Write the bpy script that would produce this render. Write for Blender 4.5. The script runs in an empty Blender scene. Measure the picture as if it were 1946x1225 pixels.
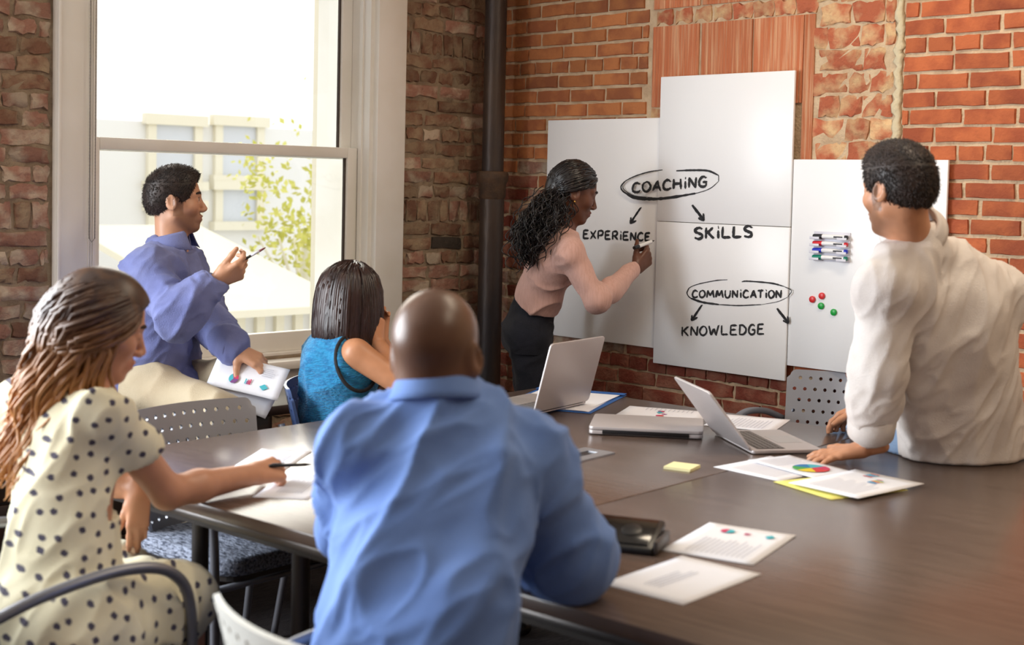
import bpy, bmesh, math, random
import numpy as np
from mathutils import Vector, Matrix, Euler

random.seed(7)
RNG = np.random.default_rng(7)
scene = bpy.context.scene
COL = scene.collection

# ------------------------------------------------------------------ camera
F_PX, CAM_H = 2600.0, 1.5
PITCH, ROLL = math.radians(3.0), math.radians(1.3)
CYP = 350.0 + F_PX * math.tan(PITCH)          # principal row of the 1946x1225 frame
_cr, _sr, _cp, _sp = math.cos(ROLL), math.sin(ROLL), math.cos(PITCH), math.sin(PITCH)
_r0, _u0, FWD = Vector((1, 0, 0)), Vector((0, _sp, _cp)), Vector((0, _cp, -_sp))
RGT = _r0 * _cr + _u0 * _sr
UPV = _u0 * _cr - _r0 * _sr
cam_data = bpy.data.cameras.new('camera')
cam_data.sensor_width = 36.0
cam_data.lens = F_PX / 1946.0 * 36.0
cam_data.shift_y = (CYP - 612.5) / 1946.0
cam_data.clip_start, cam_data.clip_end = 0.05, 200
cam_data.dof.use_dof = True
cam_data.dof.focus_distance = 5.3
cam_data.dof.aperture_fstop = 3.3
cam = bpy.data.objects.new('camera', cam_data)
COL.objects.link(cam)
m3 = Matrix((RGT, UPV, -FWD)).transposed()
cam.matrix_world = Matrix.Translation((0, 0, CAM_H)) @ m3.to_4x4()
scene.camera = cam

# ------------------------------------------------------------------ world, sun, exposure
world = bpy.data.worlds.new('sky')
scene.world = world
world.use_nodes = True
_bg = world.node_tree.nodes['Background']
_bg.inputs['Color'].default_value = (1.0, 1.0, 1.0, 1)
_bg.inputs['Strength'].default_value = 1.5
scene.view_settings.view_transform = 'Standard'
scene.view_settings.look = 'None'
scene.view_settings.exposure = 0.15
scene.view_settings.gamma = 1.0
scene.view_settings.use_curve_mapping = False
try:
    scene.cycles.use_denoising = True
    scene.cycles.max_bounces = 8
    scene.cycles.sample_clamp_indirect = 6
except Exception:
    pass

# room frame: corner of the two brick walls; +x runs along the board wall, -y along the window wall
ROOM = Matrix.Translation((-0.078, 6.5, 0)) @ Matrix.Rotation(math.radians(-45), 4, 'Z')
ROOM_W, ROOM_D, ROOM_H = 7.0, 7.0, 3.3

def area_light(name, loc_room, normal_room, sx, sy, power, color, spread=180):
    ld = bpy.data.lights.new(name, 'AREA')
    ld.shape = 'RECTANGLE'; ld.size = sx; ld.size_y = sy
    ld.energy = power; ld.color = color; ld.spread = math.radians(spread)
    o = bpy.data.objects.new(name, ld); COL.objects.link(o)
    n = (ROOM.to_3x3() @ Vector(normal_room)).normalized()
    q = n.to_track_quat('-Z', 'Y') if abs(n.z) < .99 else Euler((0, 0, math.radians(-45))).to_quaternion()
    o.matrix_world = Matrix.Translation(ROOM @ Vector(loc_room)) @ q.to_matrix().to_4x4()
    return o

# hazy daylight sun, coming in through the window wall
sun_d = bpy.data.lights.new('sun', 'SUN')
sun_d.energy = 3.4; sun_d.angle = math.radians(50); sun_d.color = (1.0, 0.93, 0.80)
sun = bpy.data.objects.new('sun', sun_d); COL.objects.link(sun)
_sd = (ROOM.to_3x3() @ Vector((0.80, -0.28, -0.50))).normalized()
sun.rotation_euler = _sd.to_track_quat('-Z', 'Y').to_euler()
# added fill lamp at an invented, out-of-view window (opening is built below)
area_light('fill_window_2', (0.12, -4.95, 1.75), (1, 0.05, -.05), 3.3, 1.9, 330, (0.90, 0.95, 1.0))
# added warm fill lamps under the ceiling, out of view
area_light('ceiling_fill_a', (2.9, -1.1, 3.24), (0, 0, -1), 1.6, 0.3, 26, (1.0, 0.84, 0.64))
area_light('ceiling_fill_b', (4.8, -1.6, 3.24), (0, 0, -1), 1.6, 0.3, 26, (1.0, 0.84, 0.64))

# ------------------------------------------------------------------ helpers
def at(px, py, Y=None, z=None, wall=None, off=0.0):
    """World point seen at a photo pixel, at a real depth Y, height z, or on a wall (off = metres in front of it)."""
    d = FWD * F_PX + RGT * (px - 973.0) - UPV * (py - CYP)
    o = Vector((0, 0, CAM_H))
    if Y is not None: t = Y / d.y
    elif z is not None: t = (z - CAM_H) / d.z
    elif wall == 'right': t = (6.422 - off * math.sqrt(2)) / (d.x + d.y)
    elif wall == 'left': t = (6.578 - off * math.sqrt(2)) / (d.y - d.x)
    return o + d * t

def new_obj(name, me, parent=None, mat=None):
    o = bpy.data.objects.new(name, me); COL.objects.link(o)
    if mat is not None and me is not None:
        me.materials.clear(); me.materials.append(mat)
    if parent is not None: o.parent = parent
    return o

def tag(o, label=None, cat=None, group=None, kind=None):
    if label: o['label'] = label
    if cat: o['category'] = cat
    if group: o['group'] = group
    if kind: o['kind'] = kind
    return o

def empty(name, M=None, label=None, cat=None, group=None, kind=None):
    o = bpy.data.objects.new(name, None); COL.objects.link(o)
    o.empty_display_size = .1
    if M is not None:
        o.matrix_world = M if isinstance(M, Matrix) else Matrix.Translation(M)
    bpy.context.view_layer.update()
    return tag(o, label, cat, group, kind)

class MB:
    """collects geometry; build() links it as one mesh object (coordinates local to the parent)"""
    def __init__(s): s.v = []; s.f = []
    def add(s, vs, fs):
        n = len(s.v); s.v += [tuple(v) for v in vs]; s.f += [tuple(i + n for i in f) for f in fs]; return s
    def box(s, lo, hi, M=None):
        x0, y0, z0 = lo; x1, y1, z1 = hi
        vs = [(x0,y0,z0),(x1,y0,z0),(x1,y1,z0),(x0,y1,z0),(x0,y0,z1),(x1,y0,z1),(x1,y1,z1),(x0,y1,z1)]
        if M is not None: vs = [M @ Vector(v) for v in vs]
        return s.add(vs, [(0,3,2,1),(4,5,6,7),(0,1,5,4),(1,2,6,5),(2,3,7,6),(3,0,4,7)])
    def tube(s, pts, r, n=10, closed=False, cap=True, flat=1.0, side=None):
        pts = [Vector(p) for p in pts]; N = len(pts)
        rs = r if hasattr(r, '__len__') else [r] * N
        vs = []; prev = None
        for i, p in enumerate(pts):
            a = pts[i-1] if (i > 0 or closed) else pts[0]
            b = pts[(i+1) % N] if (i < N-1 or closed) else pts[-1]
            t = (b - a)
            t = t.normalized() if t.length > 1e-9 else Vector((0, 0, 1))
            if prev is None:
                h = Vector(side) if side is not None else (Vector((0, 0, 1)) if abs(t.z) < .9 else Vector((1, 0, 0)))
                u = (h - t * h.dot(t)).normalized()
            else:
                u = (prev - t * prev.dot(t))
                u = u.normalized() if u.length > 1e-6 else t.orthogonal().normalized()
            prev = u; w = t.cross(u)
            for k in range(n):
                a2 = 2 * math.pi * k / n
                vs.append(p + u * (math.cos(a2) * rs[i]) + w * (math.sin(a2) * rs[i] * flat))
        fs = []
        for i in range(N if closed else N - 1):
            j = (i + 1) % N
            for k in range(n):
                k2 = (k + 1) % n
                fs.append((i*n+k, i*n+k2, j*n+k2, j*n+k))
        if cap and not closed:
            fs.append(tuple(range(n-1, -1, -1))); fs.append(tuple((N-1)*n + k for k in range(n)))
        return s.add(vs, fs)
    def lathe(s, prof, n=20, M=None):
        vs = []
        for r, z in prof:
            for k in range(n):
                a = 2*math.pi*k/n; v = Vector((r*math.cos(a), r*math.sin(a), z))
                vs.append(M @ v if M is not None else v)
        fs = []
        for i in range(len(prof)-1):
            for k in range(n):
                k2 = (k+1) % n
                fs.append((i*n+k, i*n+k2, (i+1)*n+k2, (i+1)*n+k))
        fs.append(tuple(range(n-1, -1, -1))); fs.append(tuple((len(prof)-1)*n + k for k in range(n)))
        return s.add(vs, fs)
    def prism(s, poly, h0, h1, M=None):
        n = len(poly)
        vs = [Vector((x, y, h0)) for x, y in poly] + [Vector((x, y, h1)) for x, y in poly]
        if M is not None: vs = [M @ v for v in vs]
        fs = [tuple(range(n-1, -1, -1)), tuple(range(n, 2*n))] + [(i, (i+1) % n, n+(i+1) % n, n+i) for i in range(n)]
        return s.add(vs, fs)
    def mesh(s, name, smooth=False, bevel=0, seg=2):
        me = bpy.data.meshes.new(name)
        me.from_pydata(s.v, [], s.f); me.update()
        if bevel > 0:
            bm = bmesh.new(); bm.from_mesh(me)
            bmesh.ops.recalc_face_normals(bm, faces=bm.faces)
            es = [e for e in bm.edges if len(e.link_faces) == 2 and e.calc_face_angle(0) > .5]
            bmesh.ops.bevel(bm, geom=es, offset=bevel, segments=seg, affect='EDGES', profile=.5, clamp_overlap=True)
            bm.to_mesh(me); bm.free()
        if smooth:
            me.polygons.foreach_set('use_smooth', [True] * len(me.polygons))
            if bevel > 0 or smooth == 'angle':
                try: me.set_sharp_from_angle(angle=math.radians(42))
                except Exception: pass
        return me
    def build(s, name, mat, parent=None, smooth=False, bevel=0, seg=2):
        return new_obj(name, s.mesh(name, smooth, bevel, seg), parent, mat)

def copy_tree(o, parent=None):
    c = o.copy(); COL.objects.link(c); c.parent = parent
    for ch in o.children: copy_tree(ch, c)
    return c

def rrect(w, h, r, n=5):
    pts = []
    for cx, cy, a0 in ((w/2-r, h/2-r, 0), (-w/2+r, h/2-r, 90), (-w/2+r, -h/2+r, 180), (w/2-r, -h/2+r, 270)):
        for k in range(n+1):
            a = math.radians(a0 + 90*k/n); pts.append((cx + r*math.cos(a), cy + r*math.sin(a)))
    return pts

def bez(pts, n=12):
    """Catmull-Rom through points"""
    P = [Vector(p) for p in pts]; P = [2*P[0]-P[1]] + P + [2*P[-1]-P[-2]]
    out = []
    for i in range(1, len(P)-2):
        for k in range(n):
            t = k/n; a, b, c, d = P[i-1], P[i], P[i+1], P[i+2]
            out.append(.5*((2*b) + (c-a)*t + (2*a-5*b+4*c-d)*t*t + (3*b-a-3*c+d)*t**3))
    out.append(P[-2]); return out

# ------------------------------------------------------------------ materials
def srgb(r, g, b):
    f = lambda c: ((c/255)/12.92 if c/255 <= .04045 else (((c/255)+.055)/1.055)**2.4)
    return (f(r), f(g), f(b), 1)
_M = {}
def mat(name, col, rough=.6, metal=0, var=None, vscale=8, bump=0, bscale=60, spec=.5, coat=0, objvar=0, stretch=None,
        vcol=False, sheen=0, trans=0, alpha=1, detail=4, sss=0, vlo=.42, vhi=.62):
    if name in _M: return _M[name]
    m = bpy.data.materials.new(name); m.use_nodes = True
    nt = m.node_tree; N = nt.nodes; L = nt.links; b = N['Principled BSDF']
    b.inputs['Roughness'].default_value = rough; b.inputs['Metallic'].default_value = metal
    b.inputs['Specular IOR Level'].default_value = spec
    b.inputs['Coat Weight'].default_value = coat; b.inputs['Coat Roughness'].default_value = .22
    b.inputs['Transmission Weight'].default_value = trans
    b.inputs['Sheen Weight'].default_value = sheen
    if sss:
        b.inputs['Subsurface Weight'].default_value = sss
        b.inputs['Subsurface Radius'].default_value = (.012, .005, .003)
        b.inputs['Subsurface Scale'].default_value = 1.0
    tc = N.new('ShaderNodeTexCoord'); src = tc.outputs['Object']
    if stretch:
        mp = N.new('ShaderNodeMapping'); mp.inputs['Scale'].default_value = stretch
        L.new(src, mp.inputs[0]); src = mp.outputs[0]
    if objvar:
        oi = N.new('ShaderNodeObjectInfo'); ad = N.new('ShaderNodeVectorMath'); ad.operation = 'MULTIPLY_ADD'
        ad.inputs[1].default_value = (1, 1, 1)
        sc_ = N.new('ShaderNodeVectorMath'); sc_.operation = 'SCALE'; sc_.inputs[0].default_value = (37, 51, 19)
        L.new(oi.outputs['Random'], sc_.inputs['Scale']); L.new(src, ad.inputs[0]); L.new(sc_.outputs[0], ad.inputs[2])
        src = ad.outputs[0]
    out = None
    if vcol:
        at_ = N.new('ShaderNodeVertexColor'); at_.layer_name = 'Col'; out = at_.outputs['Color']
    if var is not None:
        nz = N.new('ShaderNodeTexNoise'); nz.inputs['Scale'].default_value = vscale; nz.inputs['Detail'].default_value = detail
        L.new(src, nz.inputs['Vector'])
        cr = N.new('ShaderNodeValToRGB'); cr.color_ramp.elements[0].position = vlo; cr.color_ramp.elements[1].position = vhi
        L.new(nz.outputs['Fac'], cr.inputs['Fac'])
        mx = N.new('ShaderNodeMix'); mx.data_type = 'RGBA'
        L.new(cr.outputs['Color'], mx.inputs['Factor'])
        if out: L.new(out, mx.inputs['A'])
        else: mx.inputs['A'].default_value = col
        mx.inputs['B'].default_value = var; out = mx.outputs['Result']
    if objvar:
        hs = N.new('ShaderNodeHueSaturation')
        mr = N.new('ShaderNodeMapRange'); mr.inputs['To Min'].default_value = 1-objvar; mr.inputs['To Max'].default_value = 1+objvar
        L.new(oi.outputs['Random'], mr.inputs['Value']); L.new(mr.outputs[0], hs.inputs['Value'])
        if out: L.new(out, hs.inputs['Color'])
        else: hs.inputs['Color'].default_value = col
        out = hs.outputs['Color']
    if out: L.new(out, b.inputs['Base Color'])
    else: b.inputs['Base Color'].default_value = col
    if bump:
        n2 = N.new('ShaderNodeTexNoise'); n2.inputs['Scale'].default_value = bscale; n2.inputs['Detail'].default_value = 5
        L.new(src, n2.inputs['Vector'])
        bp = N.new('ShaderNodeBump'); bp.inputs['Strength'].default_value = bump; bp.inputs['Distance'].default_value = .01
        L.new(n2.outputs['Fac'], bp.inputs['Height']); L.new(bp.outputs['Normal'], b.inputs['Normal'])
    _M[name] = m; return m
# ================================================================== the room
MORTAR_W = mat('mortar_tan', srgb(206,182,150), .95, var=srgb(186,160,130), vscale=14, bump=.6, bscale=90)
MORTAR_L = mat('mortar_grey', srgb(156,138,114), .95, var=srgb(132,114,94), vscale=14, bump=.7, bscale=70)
BR_ORANGE = mat('brick_orange', srgb(178,96,56), .85, var=srgb(150,74,44), vscale=9, bump=.35, bscale=80, objvar=.20)
BR_BROWN = mat('brick_brown', srgb(178,112,66), .85, var=srgb(150,88,54), vscale=9, bump=.35, bscale=80, objvar=.22)
BR_RED = mat('brick_dark_red', srgb(128,60,44), .88, var=srgb(150,98,78), vscale=9, bump=.5, bscale=80, objvar=.25)
BR_OLD = mat('brick_rough_old', srgb(176,96,66), .9, var=srgb(206,172,128), vscale=11, bump=1.0, bscale=45, objvar=.15)
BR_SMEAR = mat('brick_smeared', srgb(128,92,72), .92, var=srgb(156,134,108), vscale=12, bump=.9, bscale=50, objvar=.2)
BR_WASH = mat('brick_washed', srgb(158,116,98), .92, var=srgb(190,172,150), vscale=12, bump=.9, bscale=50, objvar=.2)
TERRA = mat('terracotta_tile', srgb(196,118,80), .9, var=srgb(222,178,140), vscale=6, bump=.5, bscale=50, objvar=.1, stretch=(14,14,.5), vlo=.45, vhi=.75)
CHARCOAL = mat('brick_charred', srgb(66,58,50), .9, bump=.5)
WHITE_PAINT = mat('white_paint', srgb(248,246,240), .45, var=srgb(242,239,230), vscale=3)
CREAM_PAINT = mat('brown_wall_paint', srgb(146,118,100), .85, var=srgb(130,102,84), vscale=2)
CEIL = mat('ceiling_paint', srgb(200,192,180), .9)
CARPET = mat('dark_carpet', srgb(46,40,42), .95, var=srgb(30,26,30), vscale=70, bump=.8, bscale=220, stretch=(1,.25,1))
GLASS = None
def glass_mat():
    m = bpy.data.materials.new('window_glass'); m.use_nodes = True
    nt = m.node_tree; N = nt.nodes; L = nt.links
    N.remove(N['Principled BSDF'])
    tr = N.new('ShaderNodeBsdfTransparent'); gl = N.new('ShaderNodeBsdfGlossy'); gl.inputs['Roughness'].default_value = .02
    tr.inputs['Color'].default_value = (.96, .97, .97, 1)
    mx = N.new('ShaderNodeMixShader'); fr = N.new('ShaderNodeFresnel'); fr.inputs['IOR'].default_value = 1.3
    L.new(fr.outputs[0], mx.inputs[0]); L.new(tr.outputs[0], mx.inputs[1]); L.new(gl.outputs[0], mx.inputs[2])
    L.new(mx.outputs[0], N['Material Output'].inputs['Surface'])
    return m
GLASS = glass_mat()

def room_obj(name, mb, m, parent=None, smooth=False, bevel=0, kind='structure'):
    o = mb.build(name, m, parent, smooth, bevel)
    if parent is None:
        o.matrix_world = ROOM
        if kind: o['kind'] = kind
    return o

room_obj('floor', MB().box((-.3,-ROOM_D-.3,-.1), (ROOM_W+.3,.3,0)), CARPET)
room_obj('ceiling', MB().box((-.3,-ROOM_D-.3,ROOM_H), (ROOM_W+.3,.3,ROOM_H+.15)), CEIL)
# board wall (mortar bed 8 mm behind the brick faces)
wall_right = room_obj('wall_right', MB().box((-.4,.008,0), (ROOM_W+.3,.3,ROOM_H)), MORTAR_W)
# window wall with two openings
WIN = (.758, 2.08, .765, 2.78)
WIN2 = (3.2, 6.7, .80, 2.75)  # added opening out of view, made for the fill light
mb = MB()
def wall_x(mb, x0, x1, ys, openings, H):
    """vertical slab between local x0,x1 along -y from 0 to ys with rectangular openings (b0,b1,z0,z1)"""
    b = -.3
    for (b0, b1, z0, z1) in openings:
        mb.box((x0,-b0,0),(x1,-b,H)); mb.box((x0,-b1,0),(x1,-b0,z0)); mb.box((x0,-b1,z1),(x1,-b0,H)); b = b1
    mb.box((x0,-ys,0),(x1,-b,H))
wall_x(mb, -.38, -.008, ROOM_D+.3, [WIN, WIN2], ROOM_H)
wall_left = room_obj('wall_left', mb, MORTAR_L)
mb = MB()
mb.box((-.3,-ROOM_D-.3,0),(ROOM_W+.3,-ROOM_D,ROOM_H))
room_obj('wall_back', mb, CREAM_PAINT)
mb = MB()
mb.box((ROOM_W,-ROOM_D-.3,0),(ROOM_W+.3,.3,ROOM_H))
room_obj('wall_far', mb, CREAM_PAINT)

# ---- brick meshes: a few uneven variants, shared
def brick_mesh(name, l, h, d, rough=.0016, seed=0, ribs=0):
    rg = random.Random(seed); bm = bmesh.new()
    nx, nz = 4, 2
    vs = {}
    for i in range(nx+1):
        for k in range(nz+1):
            x = -l/2 + l*i/nx; z = -h/2 + h*k/nz
            e = (i in (0, nx)) or (k in (0, nz))
            jx, jz = rg.uniform(-rough, rough)*1.6, rg.uniform(-rough, rough)*1.6
            y = -d + rg.uniform(-rough, rough)
            vs[i, k] = bm.verts.new((x*(.975 if e else 1)+jx, y+(.003 if e else 0), z*(.93 if e else 1)+jz))
    bot = {}
    for i in range(nx+1):
        for k in range(nz+1):
            if i in (0, nx) or k in (0, nz):
                x = -l/2 + l*i/nx; z = -h/2 + h*k/nz
                bot[i, k] = bm.verts.new((x+rg.uniform(-rough, rough), .004, z+rg.uniform(-rough, rough)))
    for i in range(nx):
        for k in range(nz):
            bm.faces.new((vs[i,k], vs[i+1,k], vs[i+1,k+1], vs[i,k+1]))
    ring = [(i,0) for i in range(nx)] + [(nx,k) for k in range(nz)] + [(i,nz) for i in range(nx,0,-1)] + [(0,k) for k in range(nz,0,-1)]
    for a, b in zip(ring, ring[1:]+ring[:1]):
        bm.faces.new((bot[a], bot[b], vs[b], vs[a]))
    bmesh.ops.recalc_face_normals(bm, faces=bm.faces)
    me = bpy.data.meshes.new(name); bm.to_mesh(me); bm.free()
    me.polygons.foreach_set('use_smooth', [True]*len(me.polygons))
    try: me.set_sharp_from_angle(angle=math.radians(50))
    except Exception: pass
    return me
_bm_cache = {}
def put_brick(wall, s, z, l, h, d, material, rough, axis):
    """s: centre along the wall, axis 'r' board wall, 'l' window wall"""
    key = (round(l, 2), round(h, 3), round(d, 3), material.name, rough, random.randrange(5))
    if key not in _bm_cache:
        me = brick_mesh('brick', key[0], h, d, rough, hash(key) % 9999 if False else len(_bm_cache)*7+1)
        me.materials.append(material); _bm_cache[key] = me
    o = bpy.data.objects.new('brick', _bm_cache[key]); o.parent = wall
    jit = lambda a: random.uniform(-a, a)
    if axis == 'r':
        o.location = (s, .008+jit(.0015), z); o.rotation_euler = (jit(.01), jit(.012), jit(.006))
    else:
        o.location = (-.008+jit(.0015), -s, z); o.rotation_euler = (jit(.012), jit(.01), math.radians(90)+jit(.008))
    w = ROOM @ Vector(o.location); d = w-Vector((0,0,CAM_H)); t = d.dot(FWD)
    px, py = 973+F_PX*d.dot(RGT)/t, CYP-F_PX*d.dot(UPV)/t
    if -25 < px < 1970 and -25 < py < 1225 and z > .56: COL.objects.link(o)
    else: REST.setdefault(wall.name, []).append(o)      # beyond the picture: joined below
    return o
REST = {}
def join_rest(wall):
    bm = bmesh.new(); mats = []
    for o in REST.get(wall.name, []):
        m = o.data.materials[0]
        if m not in mats: mats.append(m)
        n0 = len(bm.faces); bm.from_mesh(o.data); bm.faces.ensure_lookup_table()
        M = Matrix.LocRotScale(o.location, o.rotation_euler, None); vs = set()
        for f in bm.faces[n0:]:
            f.material_index = mats.index(m); vs.update(f.verts)
        bmesh.ops.transform(bm, matrix=M, verts=list(vs)); bpy.data.objects.remove(o)
    me = bpy.data.meshes.new('brick_courses'); bm.to_mesh(me); bm.free()
    for m in mats: me.materials.append(m)
    r = bpy.data.objects.new('brick_courses', me); COL.objects.link(r); r.parent = wall; r['kind'] = 'stuff'
PITCHZ = .0645
def lay(wall, axis, s0, s1, z0, z1, skip, choose, header_every=6, bl=.205):
    row = 0; z = z0
    while z < z1:
        header = (row % header_every == header_every-1)
        L_ = bl/2 if header else bl
        s = s0 - random.uniform(.02, .09) - (L_/2 if row % 2 else 0)
        while s < s1:
            l = L_*random.uniform(.93, 1.07)
            a, b = max(s, s0), min(s+l, s1)
            if b-a > .03 and not skip(a, b, z):
                m, d, rg_ = choose((a+b)/2, z)
                if m is not None:
                    put_brick(wall, (a+b)/2, z+random.uniform(-.002, .002), b-a-.011, PITCHZ-.0115, d, m, rg_, axis)
            s += l
        z += PITCHZ; row += 1
# boards on the right wall, in wall coordinates (s0,s1,z0,z1)
def wall_sz(px, py, off=0):
    p = ROOM.inverted() @ at(px, py, wall='right', off=off); return p.x, p.z
def wall_bz(px, py, off=0):
    p = ROOM.inverted() @ at(px, py, wall='left', off=off); return -p.y, p.z
_bA = (wall_sz(1042,228,.02)[0], wall_sz(1257,228,.02)[0], wall_sz(1257,663,.02)[1], wall_sz(1150,226,.02)[1])
_bB = (_bA[1], wall_sz(1512,137,.03)[0], wall_sz(1400,711,.03)[1], wall_sz(1400,139,.03)[1])
_bC = (_bB[1], wall_sz(1803,311,.02)[0], wall_sz(1600,707,.02)[1], wall_sz(1600,303,.02)[1])
BOARDS = (_bA, _bB, _bC)
S_T0, S_T1, S_T2 = .913, 1.711, 2.07     # start of the tile patch, its end, end of the rough bricks
def hid_r(a, b, z):
    for s0, s1, z0, z1 in BOARDS:
        if a > s0-.02 and b < s1+.0 and z0+.03 < z < z1-.05: return True
    return False
def ch_r(s, z):
    if z < .80: return BR_RED, .012, .003
    if s < .95:
        if z < 1.50+.12*math.sin(s*9): return (BR_RED if random.random() < .65 else BR_WASH), .010, .004
        return BR_BROWN, .010, .0016
    return BR_ORANGE, .010, .0016
def skip_r(a, b, z): return hid_r(a, b, z)
Z0R = .42
ZB = Z0R + 8*PITCHZ
lay(wall_right, 'r', .02, 3.2, Z0R, ZB-.01, skip_r, ch_r)
lay(wall_right, 'r', .02, S_T0-.01, ZB, 2.66, skip_r, ch_r)
lay(wall_right, 'r', S_T2+.03, 3.2, ZB, 2.66, skip_r, ch_r)
# rough old bricks right of the tiles and under them
z = 1.30; row = 0
while z < 2.62:
    s = S_T1+.03 - (.06 if row % 2 else 0)
    while s < S_T2-.02:
        l = random.choice((.10, .14, .19)); b = min(s+l, S_T2-.005)
        if not hid_r(s, b, z) and b-s > .04:
            put_brick(wall_right, (s+b)/2, z, b-s-.006, .078, .006, BR_OLD, .006, 'r')
        s = b
    z += .087; row += 1
s = S_T0+.02
while s < S_T1:
    put_brick(wall_right, s+.05, 2.215, .092, .058, .006, BR_OLD, .005, 'r'); s += .1
for s in (S_T0+.05, S_T0+.15): put_brick(wall_right, s, 1.80, .085, .07, .006, BR_OLD, .005, 'r')
# ribbed terracotta tiles
def tile_mesh(w, h, seed):
    rg = random.Random(seed); n = int(w/.0075); vs = []; fs = []
    for i in range(n+1):
        x = -w/2 + w*i/n; y = -.006 - (.0035 if i % 2 else 0) + rg.uniform(-.001, .001)
        for k in range(3): vs.append((x, y+rg.uniform(-.0006, .0006), -h/2 + h*k/2))
    for i in range(n):
        for k in range(2): fs.append((i*3+k, i*3+3+k, i*3+4+k, i*3+k+1))
    b = len(vs)
    for x in (-w/2, w/2):
        for z_ in (-h/2, h/2): vs.append((x, .004, z_))
    fs += [(0,1,2,b+1,b), (n*3+2,n*3+1,n*3,b+2,b+3), tuple(i*3+2 for i in range(n+1))+(b+3,b+1), tuple(i*3 for i in range(n,-1,-1))+(b,b+2)]
    me = bpy.data.meshes.new('terracotta_tile'); me.from_pydata(vs, [], fs); me.update(); me.materials.append(TERRA); return me
_ts = [(S_T0+.012, S_T0+.255), (S_T0+.27, S_T0+.52), (S_T0+.528, S_T1-.04), (S_T1-.035, S_T1+.012)]
for i, (a, b) in enumerate(_ts):
    for k, (zl, zh) in enumerate(((1.84, 2.178), (2.252, 2.62))):
        zl2 = 1.50 if (i == 3 and k == 0) else zl
        o = new_obj('terracotta_tile', tile_mesh(b-a, zh-zl2, i*3+k), wall_right)
        o.location = ((a+b)/2, .008, (zl2+zh)/2); o.rotation_euler = (0, random.uniform(-.006, .006), 0)
# window wall bricks: right of the window, left strip, below the sill
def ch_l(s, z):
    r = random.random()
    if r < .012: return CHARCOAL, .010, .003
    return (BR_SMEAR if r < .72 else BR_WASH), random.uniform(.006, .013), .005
row = 0; z = .45
def lay_left(s0, s1, z0, z1, soldier=(1.36, 2.12), washed=False):
    z = z0; row = 0
    while z < z1:
        sold = any(abs(z-q) < PITCHZ*.5 for q in soldier)
        if sold:
            s = s0
            while s < s1-.03:
                w = random.uniform(.058, .07); b = min(s+w, s1); m, d, r_ = ch_l(s, z)
                put_brick(wall_left, (s+b)/2, z+PITCHZ*.3, b-s-.012, PITCHZ*1.62-.012, d, m, r_, 'l'); s = b
            z += PITCHZ*1.62
        else:
            L_ = .105 if row % 4 == 3 else .205
            s = s0 - random.uniform(0, .1)
            while s < s1:
                l = L_*random.uniform(.88, 1.1); a, b = max(s, s0), min(s+l, s1)
                if b-a > .03:
                    m, d, r_ = ch_l(s, z)
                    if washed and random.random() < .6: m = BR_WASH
                    put_brick(wall_left, (a+b)/2, z, b-a-.013, PITCHZ-.013, d, m, r_, 'l')
                s += l
            z += PITCHZ
        row += 1
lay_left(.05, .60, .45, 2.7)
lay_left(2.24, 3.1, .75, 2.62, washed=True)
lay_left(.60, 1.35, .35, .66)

join_rest(wall_left); join_rest(wall_right)

# ragged edge where the window wall's plaster meets the board wall
rg = random.Random(5); pts = []; rr = []
for i in range(90):
    pts.append((.014+rg.uniform(-.008,.008), -.016+rg.uniform(-.008,.008), i*.037)); rr.append(.016+rg.uniform(-.007,.008))
MB().tube(pts, rr, 7).build('corner_mortar', MORTAR_L, wall_left, smooth=True)
# pale mortar strip between the rough bricks and the orange bricks
pts = []; rr = []
for i in range(60):
    pts.append((S_T2+.012+rg.uniform(-.008,.008), .004, 1.3+i*.02)); rr.append(.017+rg.uniform(-.006,.006))
MB().tube(pts, rr, 6, flat=.6).build('mortar_strip', mat('mortar_pale', srgb(206,192,160), .95, bump=.6), wall_right, smooth=True)

# ---- window_1: casing, jambs, sashes, panes
w1 = empty('window_1', ROOM, kind='structure')
b0, b1, z0, z1 = WIN
MB().box((-.008,-b0,z0-.02),(.028,-b0+.158,z1+.16)).build('casing', WHITE_PAINT, w1, True, .004)
MB().box((-.008,-b1-.152,z0-.02),(.028,-b1,z1+.16)).build('casing', WHITE_PAINT, w1, True, .004)
MB().box((.028,-b1-.152,z0),(.042,-b1-.138,z1+.16)).build('casing_bead', WHITE_PAINT, w1, True, .004)
for k in range(3):
    MB().box((.028,-b1-.03+.009*k,z0),(.033,-b1-.026+.009*k,z1+.1)).build('casing_bead', WHITE_PAINT, w1)
MB().box((-.008,-b1,z1),(.028,-b0,z1+.16)).build('casing', WHITE_PAINT, w1, True, .004)
for y0, y1 in ((-b0-.02,-b0),(-b1,-b1+.02)):
    MB().box((-.38,y0,z0),(-.004,y1,z1)).build('jamb', WHITE_PAINT, w1)
    MB().box((-.07,y0-.008 if y0 > -1.5 else y0,z0),(-.05,y1 if y0 > -1.5 else y1+.008,z1)).build('stop_bead', WHITE_PAINT, w1)
MB().box((-.38,-b1,z1-.02),(-.004,-b0,z1)).build('jamb', WHITE_PAINT, w1)
MB().box((-.40,-b1-.02,z0-.03),(-.05,-b0+.02,z0+.012)).build('sill', WHITE_PAINT, w1, True, .004)
MB().box((-.06,-b1-.19,z0-.045),(.07,-b0+.19,z0-.008)).build('sill', WHITE_PAINT, w1, True, .008)
MB().box((-.008,-b1-.15,z0-.16),(.02,-b0+.15,z0-.045)).build('apron', WHITE_PAINT, w1, True, .004)
DARKSEAL = mat('dark_weatherstrip', srgb(70,58,50), .8)
ZM = 1.622
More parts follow.
